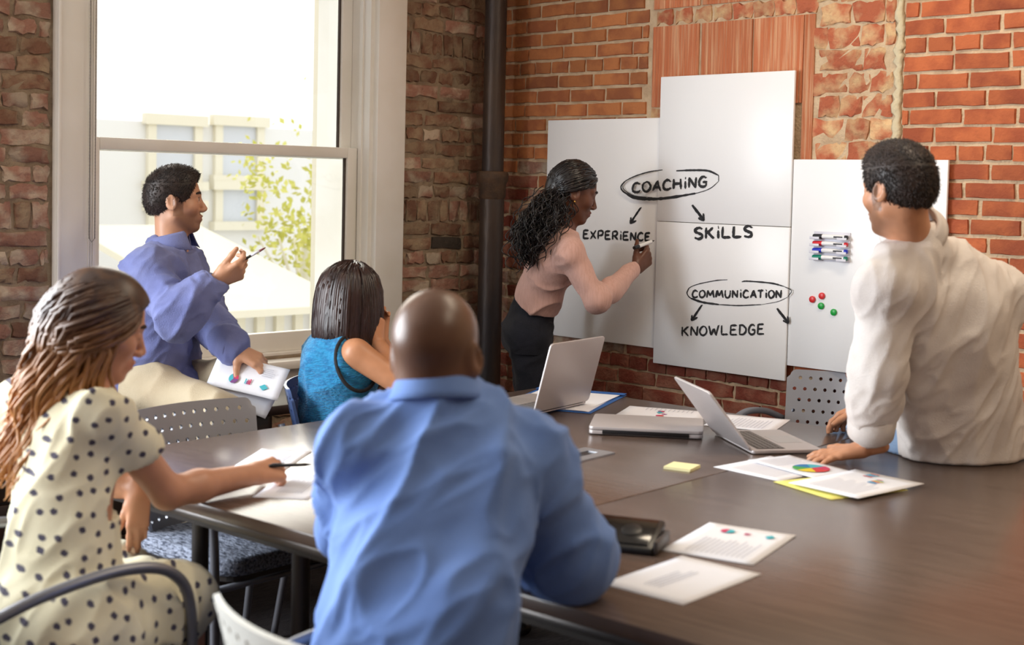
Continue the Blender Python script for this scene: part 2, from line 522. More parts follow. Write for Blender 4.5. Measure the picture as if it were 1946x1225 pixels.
def sash(x, zl, zh, bot, top, name):
    ya, yb = -b1+.02, -b0-.02
    st = .055
    MB().box((x-.02,ya,zl),(x+.02,ya+st,zh)).build('sash_stile', WHITE_PAINT, w1, True, .004)
    MB().box((x-.02,yb-st,zl),(x+.02,yb,zh)).build('sash_stile', WHITE_PAINT, w1, True, .004)
    MB().box((x-.02,ya+st,zl),(x+.02,yb-st,zl+bot)).build('sash_rail', WHITE_PAINT, w1, True, .004)
    MB().box((x-.02,ya+st,zh-top),(x+.02,yb-st,zh)).build('sash_rail', WHITE_PAINT, w1, True, .004)
    MB().box((x-.008,yb-st-.006,zl+bot),(x+.006,yb-st,zh-top)).build('glazing_strip', DARKSEAL, w1)
    MB().box((x-.003,ya+st,zl+bot),(x+.001,yb-st,zh-top)).build('pane', GLASS, w1)
sash(-.10, z0+.012, ZM+.02, .08, .045, 'lower')
sash(-.15, ZM-.03, z1-.02, .045, .06, 'upper')
# beaded chain of the roller blind: a loop of small beads
CH = mat('chain_steel', srgb(150,146,140), .4, .3)
ch_o = empty('blind_chain', ROOM, 'thin beaded blind chain hanging beside the tall white window', 'blind chain')
mb = MB()
p0 = ROOM.inverted() @ at(171, 150, wall='left', off=.05); p1 = ROOM.inverted() @ at(182, 150, wall='left', off=.05)
for q, p in enumerate((p0, p1)):
    mb.tube([(p.x,p.y,z1+.1),(p.x,p.y,1.27)], .0016, 5)
    zz = 1.27
    while zz < 2.8:
        mb.lathe([(.0006,-.0028),(.0028,0),(.0006,.0028)], 5, Matrix.Translation((p.x,p.y,zz))); zz += .012
mb.tube([(p0.x,p0.y,1.27),((p0.x+p1.x)/2,(p0.y+p1.y)/2,1.255),(p1.x,p1.y,1.27)], .0016, 5)
o = mb.build('chain_loop', CH, ch_o, True)

# ---- invented out-of-view window for the fill light: plain frames in its opening
def plain_window(name, x, lo, hi, z0, z1, axis):
    e = empty(name, ROOM, kind='structure')
    n = 3
    for i in range(n+1):
        c = lo + (hi-lo)*i/n
        if axis == 'x': MB().box((x-.03,-c-.03,z0),(x+.03,-c+.03,z1)).build('window_frame', WHITE_PAINT, e)
        else: MB().box((c-.03,x-.03,z0),(c+.03,x+.03,z1)).build('window_frame', WHITE_PAINT, e)
    for zz in (z0+.03, (z0+z1)/2, z1-.03):
        if axis == 'x': MB().box((x-.025,-hi,zz-.03),(x+.025,-lo,zz+.03)).build('window_frame', WHITE_PAINT, e)
        else: MB().box((lo,x-.025,zz-.03),(hi,x+.025,zz+.03)).build('window_frame', WHITE_PAINT, e)
plain_window('added_window_2', -.2, WIN2[0], WIN2[1], WIN2[2], WIN2[3], 'x')

# ---- drain pipe standing in the corner
IRON = mat('old_cast_iron', srgb(58,52,52), .42, .35, var=srgb(78,64,54), vscale=6, bump=.25, bscale=40, stretch=(1,1,.3))
RUST = mat('rusty_collar', srgb(92,68,48), .7, .2, var=srgb(70,54,42), vscale=14, bump=.4)
pp = ROOM.inverted() @ at(936, 330, Y=6.28)
pipe = empty('drain_pipe', ROOM @ Matrix.Translation((pp.x, pp.y, 0)), 'dark cast iron drain pipe standing in the brick corner', 'pipe')
MB().lathe([(.050,1.545),(.050,ROOM_H)], 24).build('upper_pipe', IRON, pipe, 'angle')
MB().lathe([(.056,0.002),(.056,1.50)], 24).build('lower_pipe', IRON, pipe, 'angle')
MB().lathe([(.056,1.43),(.062,1.44),(.064,1.50),(.072,1.515),(.074,1.545),(.068,1.556),(.05,1.558)], 24).build('collar', RUST, pipe, 'angle')
mb = MB()
MB().tube([(-.06,.0,2.62),(.06,0,2.62)], .03, 8).build('wall_bracket', IRON, pipe, True)

# ---- added unseen fittings (housing around each ceiling fill lamp)
for nm, cx, cy, lab in (('ceiling_fill', 2.9, -1.1, 'added unseen warm ceiling fill fitting over the board wall'), ('ceiling_fill', 4.8, -1.6, 'added unseen warm ceiling fill fitting farther along the board wall')):
    cl_ = empty(nm, ROOM, lab, 'ceiling light', 'added ceiling fill fittings')
    mb = MB()
    for a, b_ in (((cx-.84,cy-.19),(cx+.84,cy-.16)),((cx-.84,cy+.16),(cx+.84,cy+.19)),((cx-.84,cy-.16),(cx-.81,cy+.16)),((cx+.81,cy-.16),(cx+.84,cy+.16))):
        mb.box((a[0],a[1],3.2),(b_[0],b_[1],ROOM_H-.001))
    mb.build('housing', WHITE_PAINT, cl_)
# ================================================================== what is seen through the window (sunlit, pale)
PALE_G = mat('pale_concrete_ground', srgb(200,198,190), .9)
FAC = mat('pale_stucco', srgb(222,221,218), .9)
FAC2 = mat('cream_trim', srgb(222,216,196), .9)
FAC3 = mat('pale_yellow_brick', srgb(212,206,184), .9, var=srgb(206,196,168), vscale=3, stretch=(1,1,4))
EXT_GL = mat('pale_window_reflection', srgb(200,204,210), .3)
og = MB().box((-40,-30,-3.2),(-.5,20,-3.0)).build('ground_outside', PALE_G); og.matrix_world = ROOM; og['kind'] = 'structure'
def ext(px, py, x):
    """point on the plane local x = const (outside the window wall) seen through the window"""
    d = at(px, py, Y=1.0)-Vector((0,0,CAM_H)); Mi = ROOM.inverted()
    o = Mi @ Vector((0,0,CAM_H)); dd = Mi.to_3x3() @ d; t = (x-o.x)/dd.x; return o+dd*t
b1_ = empty('building', ROOM, 'pale sunlit building with tall windows across the street', 'building')
XB = -9.0
def fr_(px0, py0, px1, py1, x=XB):
    a, b = ext(px0, py0, x), ext(px1, py1, x); return min(a.y,b.y), max(a.y,b.y), min(a.z,b.z), max(a.z,b.z)
y0, y1, z0_, z1_ = fr_(-200, 205, 640, 700)
MB().box((XB-4,y0,-3),(XB-.0,y1,z1_)).build('wall', FAC, b1_)
for r in ((285,236,372,345),(412,238,490,345),(285,400,372,500),(412,352,490,420)):
    a0, a1, c0, c1 = fr_(*r)
    w_ = MB().box((XB,a0-.1,c1-.0),(XB+.10,a1+.1,c1+.12)).build('window_head', FAC2, b1_)
    MB().box((XB,a0,c0),(XB+.02,a1,c1)).build('pane', EXT_GL, b1_)
    for yy in (a0-.05, a1-.05): MB().box((XB,yy,c0),(XB+.06,yy+.10,c1)).build('window_jamb', FAC2, b1_)
    MB().box((XB,a0-.1,c0-.1),(XB+.12,a1+.1,c0)).build('window_sill', FAC2, b1_)
XS = -5.0
a0, a1, c0, c1 = fr_(395, 528, 612, 760, XS)
shd = empty('shed', ROOM, 'low pale shed with a sloping roof outside the window', 'shed')
MB().box((XS-2.0,a0,-3),(XS,a1,c1-.25)).build('wall', FAC, shd)
MB().add([(XS+.3,a0-.1,c1-.25),(XS+.3,a1+.1,c1-.25),(XS-2.2,a1+.1,c1+.35),(XS-2.2,a0-.1,c1+.35),(XS+.3,a0-.1,c1-.31),(XS+.3,a1+.1,c1-.31),(XS-2.2,a1+.1,c1+.29),(XS-2.2,a0-.1,c1+.29)],
         [(0,1,2,3),(7,6,5,4),(0,4,5,1),(1,5,6,2),(2,6,7,3),(3,7,4,0)]).build('roof', FAC2, shd)
for k in range(6):
    yy = a0+(a1-a0)*(k+.5)/6; MB().box((XS,yy-.04,-3),(XS+.05,yy+.04,c1-.3)).build('post', FAC2, shd)
a0, a1, c0, c1 = fr_(622, -60, 720, 700, -2.2)
pr_ = empty('brick_pier', ROOM, 'pale yellow brick pier just outside the window', 'pier')
zz = -3.0; k = 0
MB().box((-2.34,a0+.01,-3),(-2.21,a1-.01,3.8)).build('core', FAC2, pr_)
while zz < 3.6:
    if zz > .2:
        yy = a0-(.1 if k % 2 else 0)
        while yy < a1:
            q0, q1 = max(a0,yy), min(a1,yy+.21)
            if q1-q0 > .03: MB().box((-2.22,q0,zz),(-2.2,q1-.012,zz+.062)).build('brick', FAC3, pr_)
            yy += .22
        zz += .075
    else: zz += .075
    k += 1
# tree with yellow-green leaves
LEAF = mat('yellow_green_leaf', srgb(204,200,110), .7, var=srgb(186,186,80), vscale=4)
tc_ = ext(565, 450, -6.5)
tr_ = empty('tree', ROOM @ Matrix.Translation((tc_.x, tc_.y, -3)), 'sunlit yellow-green tree outside the window', 'tree')
MB().tube([(0,0,0),(.05,.05,2.0),(0,.1,tc_.z+3)], [.12,.09,.04], 8).build('trunk', FAC2, tr_, True)
for k in range(5):
    a = k*1.3; MB().tube([(0,.08,tc_.z+2.2),(.4*math.cos(a),.4*math.sin(a),tc_.z+3.0)], [.03,.01], 6).build('branch', FAC2, tr_, True)
rg = random.Random(3); mb = MB()
for k in range(900):
    th = rg.uniform(0,6.28); r = .62*rg.random()**.5; c = Vector((r*math.cos(th), r*math.sin(th)*.9, tc_.z+3+rg.gauss(0,.5)))
    if rg.random() < .45: c = Vector((.35*math.cos(k%7)+rg.gauss(0,.12), .45*math.sin(k%7)+rg.gauss(0,.12), tc_.z+3+.7*math.sin((k%7)*2.1)+rg.gauss(0,.14)))
    u = Vector((rg.gauss(0,1),rg.gauss(0,1),rg.gauss(0,1))).normalized(); w = u.orthogonal().normalized(); l = rg.uniform(.03,.055)
    mb.add([c-u*l, c+w*l*.5, c+u*l, c-w*l*.5], [(0,1,2,3)])
fo_ = mb.build('foliage', LEAF, tr_); fo_['kind'] = 'stuff'
# ================================================================== whiteboards and writing
BOARD = mat('whiteboard_enamel', srgb(244,245,247), .32, spec=.4)
BOARD_E = mat('board_edge', srgb(205,208,214), .5)
INK = mat('black_marker_ink', srgb(34,34,38), .7)
def board(s0, s1, z0, z1, off, th, label):
    o = empty('whiteboard', ROOM @ Matrix.Translation((s0, -off+th, z0)), label, 'whiteboard', 'whiteboard panels on the brick wall')
    w, h = s1-s0, z1-z0
    MB().box((0,-th,0),(w,0,h)).build('panel', BOARD, o, True, .0025)
    return o
TH = .012
zs = wall_sz(1380, 426, .03)[1]
bdA = board(_bA[0], _bA[1]-.002, _bA[2], _bA[3], .022, TH, 'square white board panel behind the woman writing EXPERIENCE')
bdB1 = board(_bB[0], _bB[1]-.002, zs+.001, _bB[3], .032, TH, 'tallest white board panel, topmost, with COACHING circled at its lower edge')
bdB2 = board(_bB[0], _bB[1]-.002, _bB[2], zs-.001, .032, TH, 'lower middle white board panel reading SKILLS, COMMUNICATION and KNOWLEDGE')
bdC = board(_bC[0], _bC[1], _bC[2], _bC[3], .024, TH, 'white board panel with the marker rack and coloured magnets')

FONT = {
 'C': [[(.95,.82),(.7,.98),(.35,.92),(.08,.55),(.12,.2),(.4,.02),(.75,.06),(.98,.2)]],
 'O': [[(.5,1),(.15,.8),(.03,.45),(.2,.1),(.55,.0),(.9,.25),(.97,.6),(.75,.92),(.45,1)]],
 'A': [[(.02,.0),(.3,.5),(.58,1)],[(.58,1),(.75,.5),(.98,.0)],[(.2,.36),(.85,.36)]],
 'H': [[(.08,1),(.05,0)],[(.92,1),(.95,0)],[(.05,.5),(.95,.55)]],
 'i': [[(.5,.72),(.5,0)],[(.42,.97),(.6,1.0)]],
 'N': [[(.06,0),(.1,1)],[(.1,1),(.85,.02)],[(.85,.02),(.95,1.02)]],
 'G': [[(.92,.85),(.65,1),(.3,.88),(.06,.5),(.15,.15),(.5,.0),(.85,.12),(.9,.45)],[(.5,.47),(.98,.48)]],
 'E': [[(.12,1),(.05,0)],[(.12,.98),(.9,1)],[(.08,.52),(.75,.55)],[(.05,.02),(.95,.04)]],
 'X': [[(.05,.9),(.95,.02)],[(.95,1),(.02,.0)]],
 'P': [[(.12,1),(.08,0)],[(.12,.98),(.7,1),(.92,.78),(.7,.5),(.12,.45)]],
 'R': [[(.12,1),(.08,0)],[(.12,.98),(.7,1),(.9,.78),(.65,.52),(.12,.48)],[(.4,.48),(.95,0)]],
 'S': [[(.92,.88),(.6,1),(.2,.9),(.12,.68),(.45,.54),(.85,.38),(.88,.15),(.5,.0),(.06,.1)]],
 'K': [[(.12,1),(.08,0)],[(.9,1),(.14,.45)],[(.3,.55),(.95,0)]],
 'L': [[(.12,1),(.08,.02)],[(.08,.03),(.95,.06)]],
 'M': [[(.03,0),(.14,1)],[(.14,1),(.48,.25)],[(.48,.25),(.84,1)],[(.84,1),(.97,0)]],
 'U': [[(.08,1),(.06,.35),(.3,.02),(.65,.03),(.9,.4),(.94,1)]],
 'T': [[(.0,.95),(1,1)],[(.52,.97),(.48,0)]],
 'W': [[(.02,1),(.24,0)],[(.24,0),(.5,.7)],[(.5,.7),(.74,0)],[(.74,0),(1,1.05)]],
 'D': [[(.12,1),(.08,0)],[(.0,.98),(.55,.96),(.93,.62),(.88,.28),(.5,.02),(.0,.02)]],
}
def ribbon(mb, pts, w, off, rg, taper=True):
    """brush stroke: flat ribbon on the board wall; pts in photo pixels of the board plane"""
    P = [at(x, y, wall='right', off=off) for x, y in pts]
    n = len(P); er = Vector((.7071,-.7071,0)); ez = Vector((0,0,1)); vs = []; fs = []
    for i, p in enumerate(P):
        t = P[min(i+1,n-1)]-P[max(i-1,0)]
        t2 = Vector((t.dot(er), t.dot(ez)))
        t2 = t2.normalized() if t2.length > 0 else Vector((1,0))
        nn = er*(-t2.y) + ez*t2.x
        k = i/(n-1)
        ww = w*.66*(rg.uniform(.75,1.12))*(.55+.45*min(1,min(k,1-k)*5) if taper else 1)
        vs += [p+nn*ww, p-nn*ww]
    for i in range(n-1): fs.append((2*i,2*i+1,2*i+3,2*i+2))
    mb.add(vs, fs)
def dens(pts, n=6):
    out = bez([(x,y,0) for x,y in pts], n) if len(pts) > 2 else [Vector((pts[0][0]+(pts[1][0]-pts[0][0])*k/8, pts[0][1]+(pts[1][1]-pts[0][1])*k/8, 0)) for k in range(9)]
    return [(p.x,p.y) for p in out]
def to_local(mb, obj):
    Mi = obj.matrix_world.inverted(); mb.v = [tuple(Mi @ Vector(v)) for v in mb.v]; return mb
def word(text, x0, y0, x1, y1, h0, h1, w, off, parent, seed):
    rg = random.Random(seed); mb = MB()
    wid = {'i': .5, 'M': 1.25, 'W': 1.35}
    adv = [wid.get(c, 1.0) for c in text]; tot = sum(adv); x = 0
    for c, a in zip(text, adv):
        k0 = x/tot; k1 = (x+a*.80)/tot; km = (k0+k1)/2
        X0 = x0+(x1-x0)*k0; X1 = x0+(x1-x0)*k1; B = y0+(y1-y0)*km; H = h0+(h1-h0)*km
        for st in FONT[c]:
            for rep in range(2):
                j = .06 if rep else .02
                pts = [(X0+(X1-X0)*(u+rg.uniform(-j,j)+(.05 if rep else 0)), B-H*(v+rg.uniform(-j,j))) for u, v in st]
                ribbon(mb, dens(pts, 5), w*(1.0 if not rep else .55), off+.0004*rep, rg)
        x += a
    o = to_local(mb, parent).build('lettering', INK, parent); return o
def strokes(name, lists, w, off, parent, seed):
    rg = random.Random(seed); mb = MB()
    for st, k in lists: ribbon(mb, dens(st, 8), w*k, off, rg)
    return to_local(mb, parent).build(name, INK, parent)
bpy.context.view_layer.update()
OA, OB, OC = .022+.0012, .032+.0012, .024+.0012
word('COACHiNG', 1201, 366, 1347, 354, 18, 20, .0092, OB, bdB1, 1)
word('EXPERiENCE', 1108, 453, 1239, 458, 16, 15, .0080, OA, bdA, 2)
word('SKiLLS', 1319, 454, 1434, 450, 21, 21, .0100, OB, bdB2, 3)
word('COMMUNiCATiON', 1315, 565, 1488, 566, 13.5, 14.5, .0068, OB, bdB2, 4)
word('KNOWLEDGE', 1295, 638, 1456, 634.5, 17, 19, .0068, OB, bdB2, 5)
z1c = lambda L_: [(1090+x/5.4056, 310+y/5.4056) for x, y in L_]
z2c = lambda L_: [(1280+x/8.108, 510+y/8.108) for x, y in L_]
e1 = z1c([(1055,78),(1220,72),(1380,78),(1490,125),(1490,185),(1400,260),(1250,310),(1000,352),(800,368),(620,352),(515,295),(487,240),(530,185),(640,130),(780,88),(915,68)])
strokes('circled_line', [(e1[:4],1.1),(e1[3:5],.5),(e1[4:8],.45),(e1[6:11],1.6),(e1[9:13],1.0),(e1[11:],.7),(([(x+2,y-3) for x,y in e1[8:12]]),.5)], .0062, OB, bdB1, 6)
e2_ = z2c([(1050,203),(1150,195),(1500,225),(1700,275),(1815,340),(1760,440),(1600,510),(1350,555),(1000,570),(700,555),(450,520),(270,460),(207,380),(240,300),(380,240),(650,185),(830,172)])
strokes('circled_line', [(e2_[:4],1.0),(e2_[3:6],.6),(e2_[5:8],.35),(e2_[7:10],.7),(e2_[9:12],1.5),(e2_[10:14],.8),(e2_[12:],.6)], .0052, OB, bdB2, 7)
def arrow(P, w, off, parent, seed):
    a, b, h0, h1 = P
    strokes('arrow', [([a,b],1.1),([(a[0]+1.6,a[1]-.6),(b[0]+.3,b[1]-2)],.7),([h0,b],1.0),([b,h1],1.0)], w, off, parent, seed)
arrow(z1c([(690,455),(580,620),(590,555),(645,590)]), .0075, OA, bdA, 8)
arrow(z1c([(1215,430),(1340,590),(1280,562),(1332,515)]), .0085, OB, bdB1, 9)
arrow(z2c([(435,562),(275,805),(285,715),(370,752)]), .0072, OB, bdB2, 10)
arrow(z2c([(1590,615),(1770,845),(1685,800),(1760,735)]), .0072, OB, bdB2, 11)

# magnets
RED = mat('red_plastic', srgb(214,44,48), .35); GREEN = mat('green_plastic', srgb(16,160,60), .35)
for i, (px, py, m, lab) in enumerate(((1544.5,568.5,RED,'red round magnet, lower of the two red ones'), (1562.5,562,RED,'red round magnet, upper of the two red ones'),
                    (1561,581,GREEN,'green round magnet just below the red magnets'), (1585,593,GREEN,'green round magnet set lowest and apart on the board'))):
    o = MB().lathe([(.0125,0),(.0132,.003),(.0125,.0065),(.010,.008)], 20).build('magnet', m, None, 'angle', 0)
    p = ROOM.inverted() @ at(px, py, wall='right', off=.0246)
    o.matrix_world = ROOM @ Matrix.Translation(p) @ Matrix.Rotation(math.radians(90), 4, 'X')
    tag(o, lab, 'magnet', 'magnets on the white board')
# marker rack with four markers
PALE = mat('pale_grey_plastic', srgb(214,214,226), .4)
MARK = mat('marker_white', srgb(240,240,242), .35); PRINT = mat('marker_print', srgb(60,60,66), .6)
p0 = ROOM.inverted() @ at(1548, 441, wall='right', off=.024)
rw = wall_sz(1617, 450, .024)[0]-p0.x
zt = p0.z; zb = wall_sz(1580, 497, .024)[1]
hh = zt-zb+.004
rack = empty('marker_rack', ROOM @ Matrix.Translation((p0.x, -.0245, zb)), 'pale plastic rack holding four board markers on the white board', 'marker rack')
MB().box((0,-.004,0),(rw,0,hh)).build('back_plate', PALE, rack, True, .002)
inks = (('black', srgb(30,30,36)), ('red', srgb(214,36,48)), ('blue', srgb(36,52,190)), ('green', srgb(20,132,108)))
for k in range(4):
    zc = hh*(.86-.235*k)
    for xa, xb in ((-.004, rw*.24), (rw*.72, rw*.99)):
        mb = MB(); mb.box((xa,-.026,zc-.014),(xb,-.003,zc-.0115)); mb.box((xa,-.028,zc-.014),(xb,-.0255,zc-.004))
        mb.build('tray', PALE, rack, True, .001)
    nm, c = inks[k]
    mk = empty('board_marker', ROOM @ Matrix.Translation((p0.x, -.024, zb)) @ Matrix.Translation((rw*.035,-.015,zc-.002)) @ Matrix.Rotation(math.radians(90),4,'Y'),
               nm+' capped board marker lying in the wall rack', 'marker', 'board markers in the rack')
    ml = rw*.94
    cm = mat('ink_'+nm, c, .35)
    MB().lathe([(.0072,0),(.0085,.004),(.009,ml*.27)], 12).build('cap', cm, mk, 'angle')
    MB().lathe([(.0082,ml*.27),(.0082,ml*.92)], 12).build('barrel', MARK, mk, 'angle')
    MB().lathe([(.0078,ml*.92),(.0078,ml*.985),(.005,ml)], 12).build('end_plug', cm, mk, 'angle')
    MB().box((-.003,-.0086,ml*.62),(.0035,-.0078,ml*.88)).build('print', PRINT, mk)

# ================================================================== conference table
TAB_A = Vector((.15, 5.12, 0)); TAB_R = Matrix.Rotation(math.radians(-41), 4, 'Z')
TABLE = Matrix.Translation(TAB_A) @ TAB_R
ZT = .745
WOOD = mat('dark_table_veneer', srgb(100,84,76), .25, var=srgb(88,73,65), vscale=6, spec=.6, coat=.25, stretch=(1,14,1), bump=.03, bscale=30)
EDGE = mat('table_edge_metal', srgb(92,88,86), .35, .6)
STEEL = mat('grey_tube_steel', srgb(128,130,138), .38, .55)
DARKM = mat('dark_steel', srgb(72,68,66), .4, .6)
mods = ((0.0,1.30,'left dark conference table section beside the perforated chair'), (1.304,2.60,'middle dark conference table section carrying most papers and laptops'), (2.604,3.9,'right-hand dark conference table section, nearest to the camera'))
for x0, x1, lab in mods:
    t = empty('conference_table', TABLE, lab, 'table', 'table sections pushed together')
    MB().box((x0,-2.06,ZT-.028),(x1,0,ZT)).build('table_top', WOOD, t, True, .003)
    mb = MB().box((x0+.004,-2.056,ZT-.046),(x1-.004,-.004,ZT-.0285)); mb.build('edge_band', EDGE, t, True, .004)
    mb = MB().box((x0+.10,-1.96,ZT-.095),(x1-.10,-1.92,ZT-.047)).build('apron_rail', DARKM, t)
    MB().box((x0+.10,-.14,ZT-.095),(x1-.10,-.10,ZT-.047)).build('apron_rail', DARKM, t)
    lx = (x0+.49, x0+.87)
    for lxx in lx:
        for ly in (-1.94, -.12):
            MB().tube([(lxx,ly,0.002),(lxx,ly,ZT-.09)], .021, 14).build('leg', DARKM, t, 'angle')
    for ly in (-1.94, -.12):
        MB().tube([(lx[0],ly,.10),(lx[1],ly,.10)], .012, 10).build('stretcher', DARKM, t, True)
# cable grommet let into the table top
ALU = mat('brushed_aluminium', srgb(186,188,194), .34, .75, bump=.02)
ALU_L = mat('laptop_aluminium', srgb(196,190,190), .42, .45)
BLACK = mat('black_plastic', srgb(22,22,24), .35)
def flat_quad(name, pxs, z, th, m, label=None, cat=None, group=None, parent=None):
    """thin sheet lying on the table; corners from where they lie on that plane"""
    P = [at(x, y, z=z) for x, y in pxs]
    c = sum(P, Vector())/len(P)
    poly = [(p.x-c.x, p.y-c.y) for p in P]
    ar = sum(poly[i][0]*poly[(i+1)%len(poly)][1]-poly[(i+1)%len(poly)][0]*poly[i][1] for i in range(len(poly)))
    if ar < 0: poly = poly[::-1]
    o = MB().prism(poly, 0, th).build(name, m, parent)
    o.location = c
    tag(o, label, cat, group); bpy.context.view_layer.update(); return o
def rect_from(pxs, z):
    """frame (origin, ex, ey, w, h) of a sheet whose corners lie at the pixels: 0 origin, 1 along x, 3 along y"""
    P = [at(x, y, z=z) for x, y in pxs]
    ex = ((P[1]-P[0])+(P[2]-P[3])); w = ex.length/2; ex.normalize()
    ey = Vector((-ex.y, ex.x, 0))
    if (P[3]-P[0]).dot(ey) < 0: ey = -ey
    h = abs(((P[3]-P[0])+(P[2]-P[1])).dot(ey))/2
    c = sum(P, Vector())/4
    return c, ex, ey, w, h
g = empty('cable_grommet', TABLE @ Matrix.Translation((0,0,ZT+.0004)), 'silver cable grommet with dark slot set in the table top', 'cable grommet')
c, ex, ey, w, h = rect_from([(1022,873),(1112,852),(1168,862),(1060,889)], ZT)
gi = TABLE.inverted(); cl = gi @ c
ang = math.atan2((gi.to_3x3()@ex).y, (gi.to_3x3()@ex).x)
Mg = Matrix.Translation((cl.x,cl.y,0)) @ Matrix.Rotation(ang,4,'Z')
for a, b in (((-w/2,-h/2),(w/2,-h*.17)),((-w/2,h*.17),(w/2,h/2)),((-w/2,-h*.17),(-w*.42,h*.17)),((w*.36,-h*.17),(w/2,h*.17))):
    MB().box((a[0],a[1],0),(b[0],b[1],.004), Mg).build('bezel', ALU, g)
MB().box((-w*.42,-h*.17,0),(w*.36,h*.17,.0016), Mg).build('slot', BLACK, g)
for k in range(3):
    MB().box((-w*.30+w*.22*k,-h*.10,.0016),(-w*.20+w*.22*k,h*.10,.0026), Mg).build('outlet', mat('dark_outlet', srgb(46,40,40), .5), g)

# ---- paper sheets
PAPER = mat('white_paper', srgb(232,234,242), .8)
YELLOW = mat('yellow_folder_card', srgb(226,220,120), .7)
TXT = mat('grey_print', srgb(182,184,196), .9)
PC = {'teal': mat('print_teal', srgb(70,176,190), .8), 'mag': mat('print_magenta', srgb(196,52,96), .8), 'pur': mat('print_purple', srgb(120,70,130), .8),
      'red': mat('print_red', srgb(206,60,60), .8), 'yel': mat('print_yellow', srgb(226,200,50), .8), 'grn': mat('print_green', srgb(70,160,80), .8), 'blu': mat('print_blue', srgb(40,120,180), .8)}
def paper(pxs, z, label, group='loose papers on the table', text=True, marks=(), name='paper_sheet', m=None):
    c, ex, ey, w, h = rect_from(pxs, z)
    M = Matrix.Translation(c) @ Matrix((( ex.x, ey.x, 0),( ex.y, ey.y, 0),(0,0,1))).to_4x4()
    e = empty(name, M, label, 'paper', group)
    rg = random.Random(int(pxs[0][0])); mb = MB()
    n = 8; vs = []; fs = []
    for i in range(n+1):
        for j in range(n+1):
            x = -w/2+w*i/n; y = -h/2+h*j/n
            zz = .0002+.0015*max(0,(i/n-.75)*4)**2*rg.uniform(.6,1)*(1 if j in (0,n) else .4)
            vs.append((x,y,zz))
    for i in range(n):
        for j in range(n): fs.append((i*(n+1)+j,(i+1)*(n+1)+j,(i+1)*(n+1)+j+1,i*(n+1)+j+1))
    sh = mb.add(vs, fs).build('sheet', m or PAPER, e, True)
    sm = sh.modifiers.new('thickness', 'SOLIDIFY'); sm.thickness = .0006; sm.offset = -1
    print_marks(e, w, h, text, marks, rg)
    return e
def print_marks(e, w, h, text, marks, rg, z=.0024):
    if text:
        mb = MB()
        for b_, (cx0, cx1, y0, y1) in enumerate(((-.40,.08,-.30,.32),) if text is True else text):
            y = y1
            while y > y0:
                mb.box((w*cx0, h*y, z), (w*(cx0+(cx1-cx0)*rg.uniform(.75,1)), h*y+.0018, z+.0003)); y -= .055
        mb.build('printed_text', TXT, e)
    for kind, mx, my, sz, cols in marks:
        X, Y = w*mx, h*my
        if kind == 'pie':
            n = len(cols)
            for q, cc in enumerate(cols):
                pts = [(X,Y)]+[(X+sz*math.cos(a), Y+sz*math.sin(a)) for a in [2*math.pi*(q+k/6)/n for k in range(7)]]
                MB().prism(pts, z, z+.0004).build('pie_slice', PC[cc], e)
        elif kind == 'bars':
            for q, cc in enumerate(cols):
                hb = sz*(.5+.5*abs(math.sin(q*2.3+1)))
                MB().box((X+q*sz*.28,Y,z),(X+q*sz*.28+sz*.2,Y+hb,z+.0004)).build('bar', PC[cc], e)
        elif kind == 'diamond':
            MB().prism([(X-sz,Y),(X,Y-sz*.7),(X+sz,Y),(X,Y+sz*.7)], z, z+.0004).build('diamond', PC[cols[0]], e)
P_ = paper
ZP = ZT+.001
P_([(1159,1109),(1284,1054),(1459,1093),(1280,1148)], ZP, 'blank-looking paper sheet nearest the front edge of the table', text=[(-.3,.2,-.2,.0)])
P_([(1263,1042),(1349,991),(1513,1019),(1424,1076)], ZP+.0004, 'paper sheet with pie chart beside the black desk phone', marks=[('pie',.30,-.18,.016,('teal','mag')),('bars',.26,.02,.014,('mag','mag','pur','mag')),('diamond',.30,.30,.016,('teal',))])
P_([(1366,886),(1462,866),(1590,893),(1470,915)], ZP, 'white paper sheet lying lowest in the fan beside the yellow folder')
P_([(1410,876),(1478,866),(1652,897),(1560,906)], ZP+.0034, 'white report page with a coloured pie chart by the hand on the table', text=[(-.42,.42,-.42,-.12)], marks=[('pie',.0,.14,.05,('mag','red','yel','grn','blu','teal'))])
c, ex, ey, w, h = rect_from([(1483,915),(1600,898),(1738,932),(1566,949)], ZP)
P_([(1483,915),(1600,899),(1738,932),(1566,949)], ZP+.0002, 'yellow card folder under the bar chart page', text=False, name='card_folder', m=YELLOW)
P_([(1497,914),(1630,894),(1752,917),(1632,950)], ZP+.0070, 'paper sheet with coloured bar charts on the yellow folder', marks=[('bars',.10,.05,.03,('blu','teal','red','yel','teal','red')),('bars',.30,-.2,.03,('red','teal','blu','teal','red'))])
P_([(1165,790),(1196,772),(1352,782),(1330,801)], ZP, 'paper with small coloured charts lying behind the closed laptop', marks=[('pie',-.25,.0,.014,('red','mag')),('bars',-.12,.0,.02,('pur','mag','pur')),('diamond',.05,-.05,.016,('teal',)),('pie',.15,-.05,.012,('mag','pur'))], text=[(.2,.45,-.3,.3)])
P_([(1345,806),(1372,785),(1505,799),(1462,822)], ZP, 'stack of white pages behind the open laptop, near the grey chair', text=[(-.4,.3,-.3,.3)])
P_([(478,945),(540,902),(640,902),(588,948)], ZP, 'bright white notepad page under the writing woman\'s hand', text=[(-.3,.3,-.2,.25)])
P_([(430,890),(505,852),(585,858),(548,893)], ZP, 'white page lying in window glare beside the writing woman', text=[(-.3,.3,-.2,.25)])
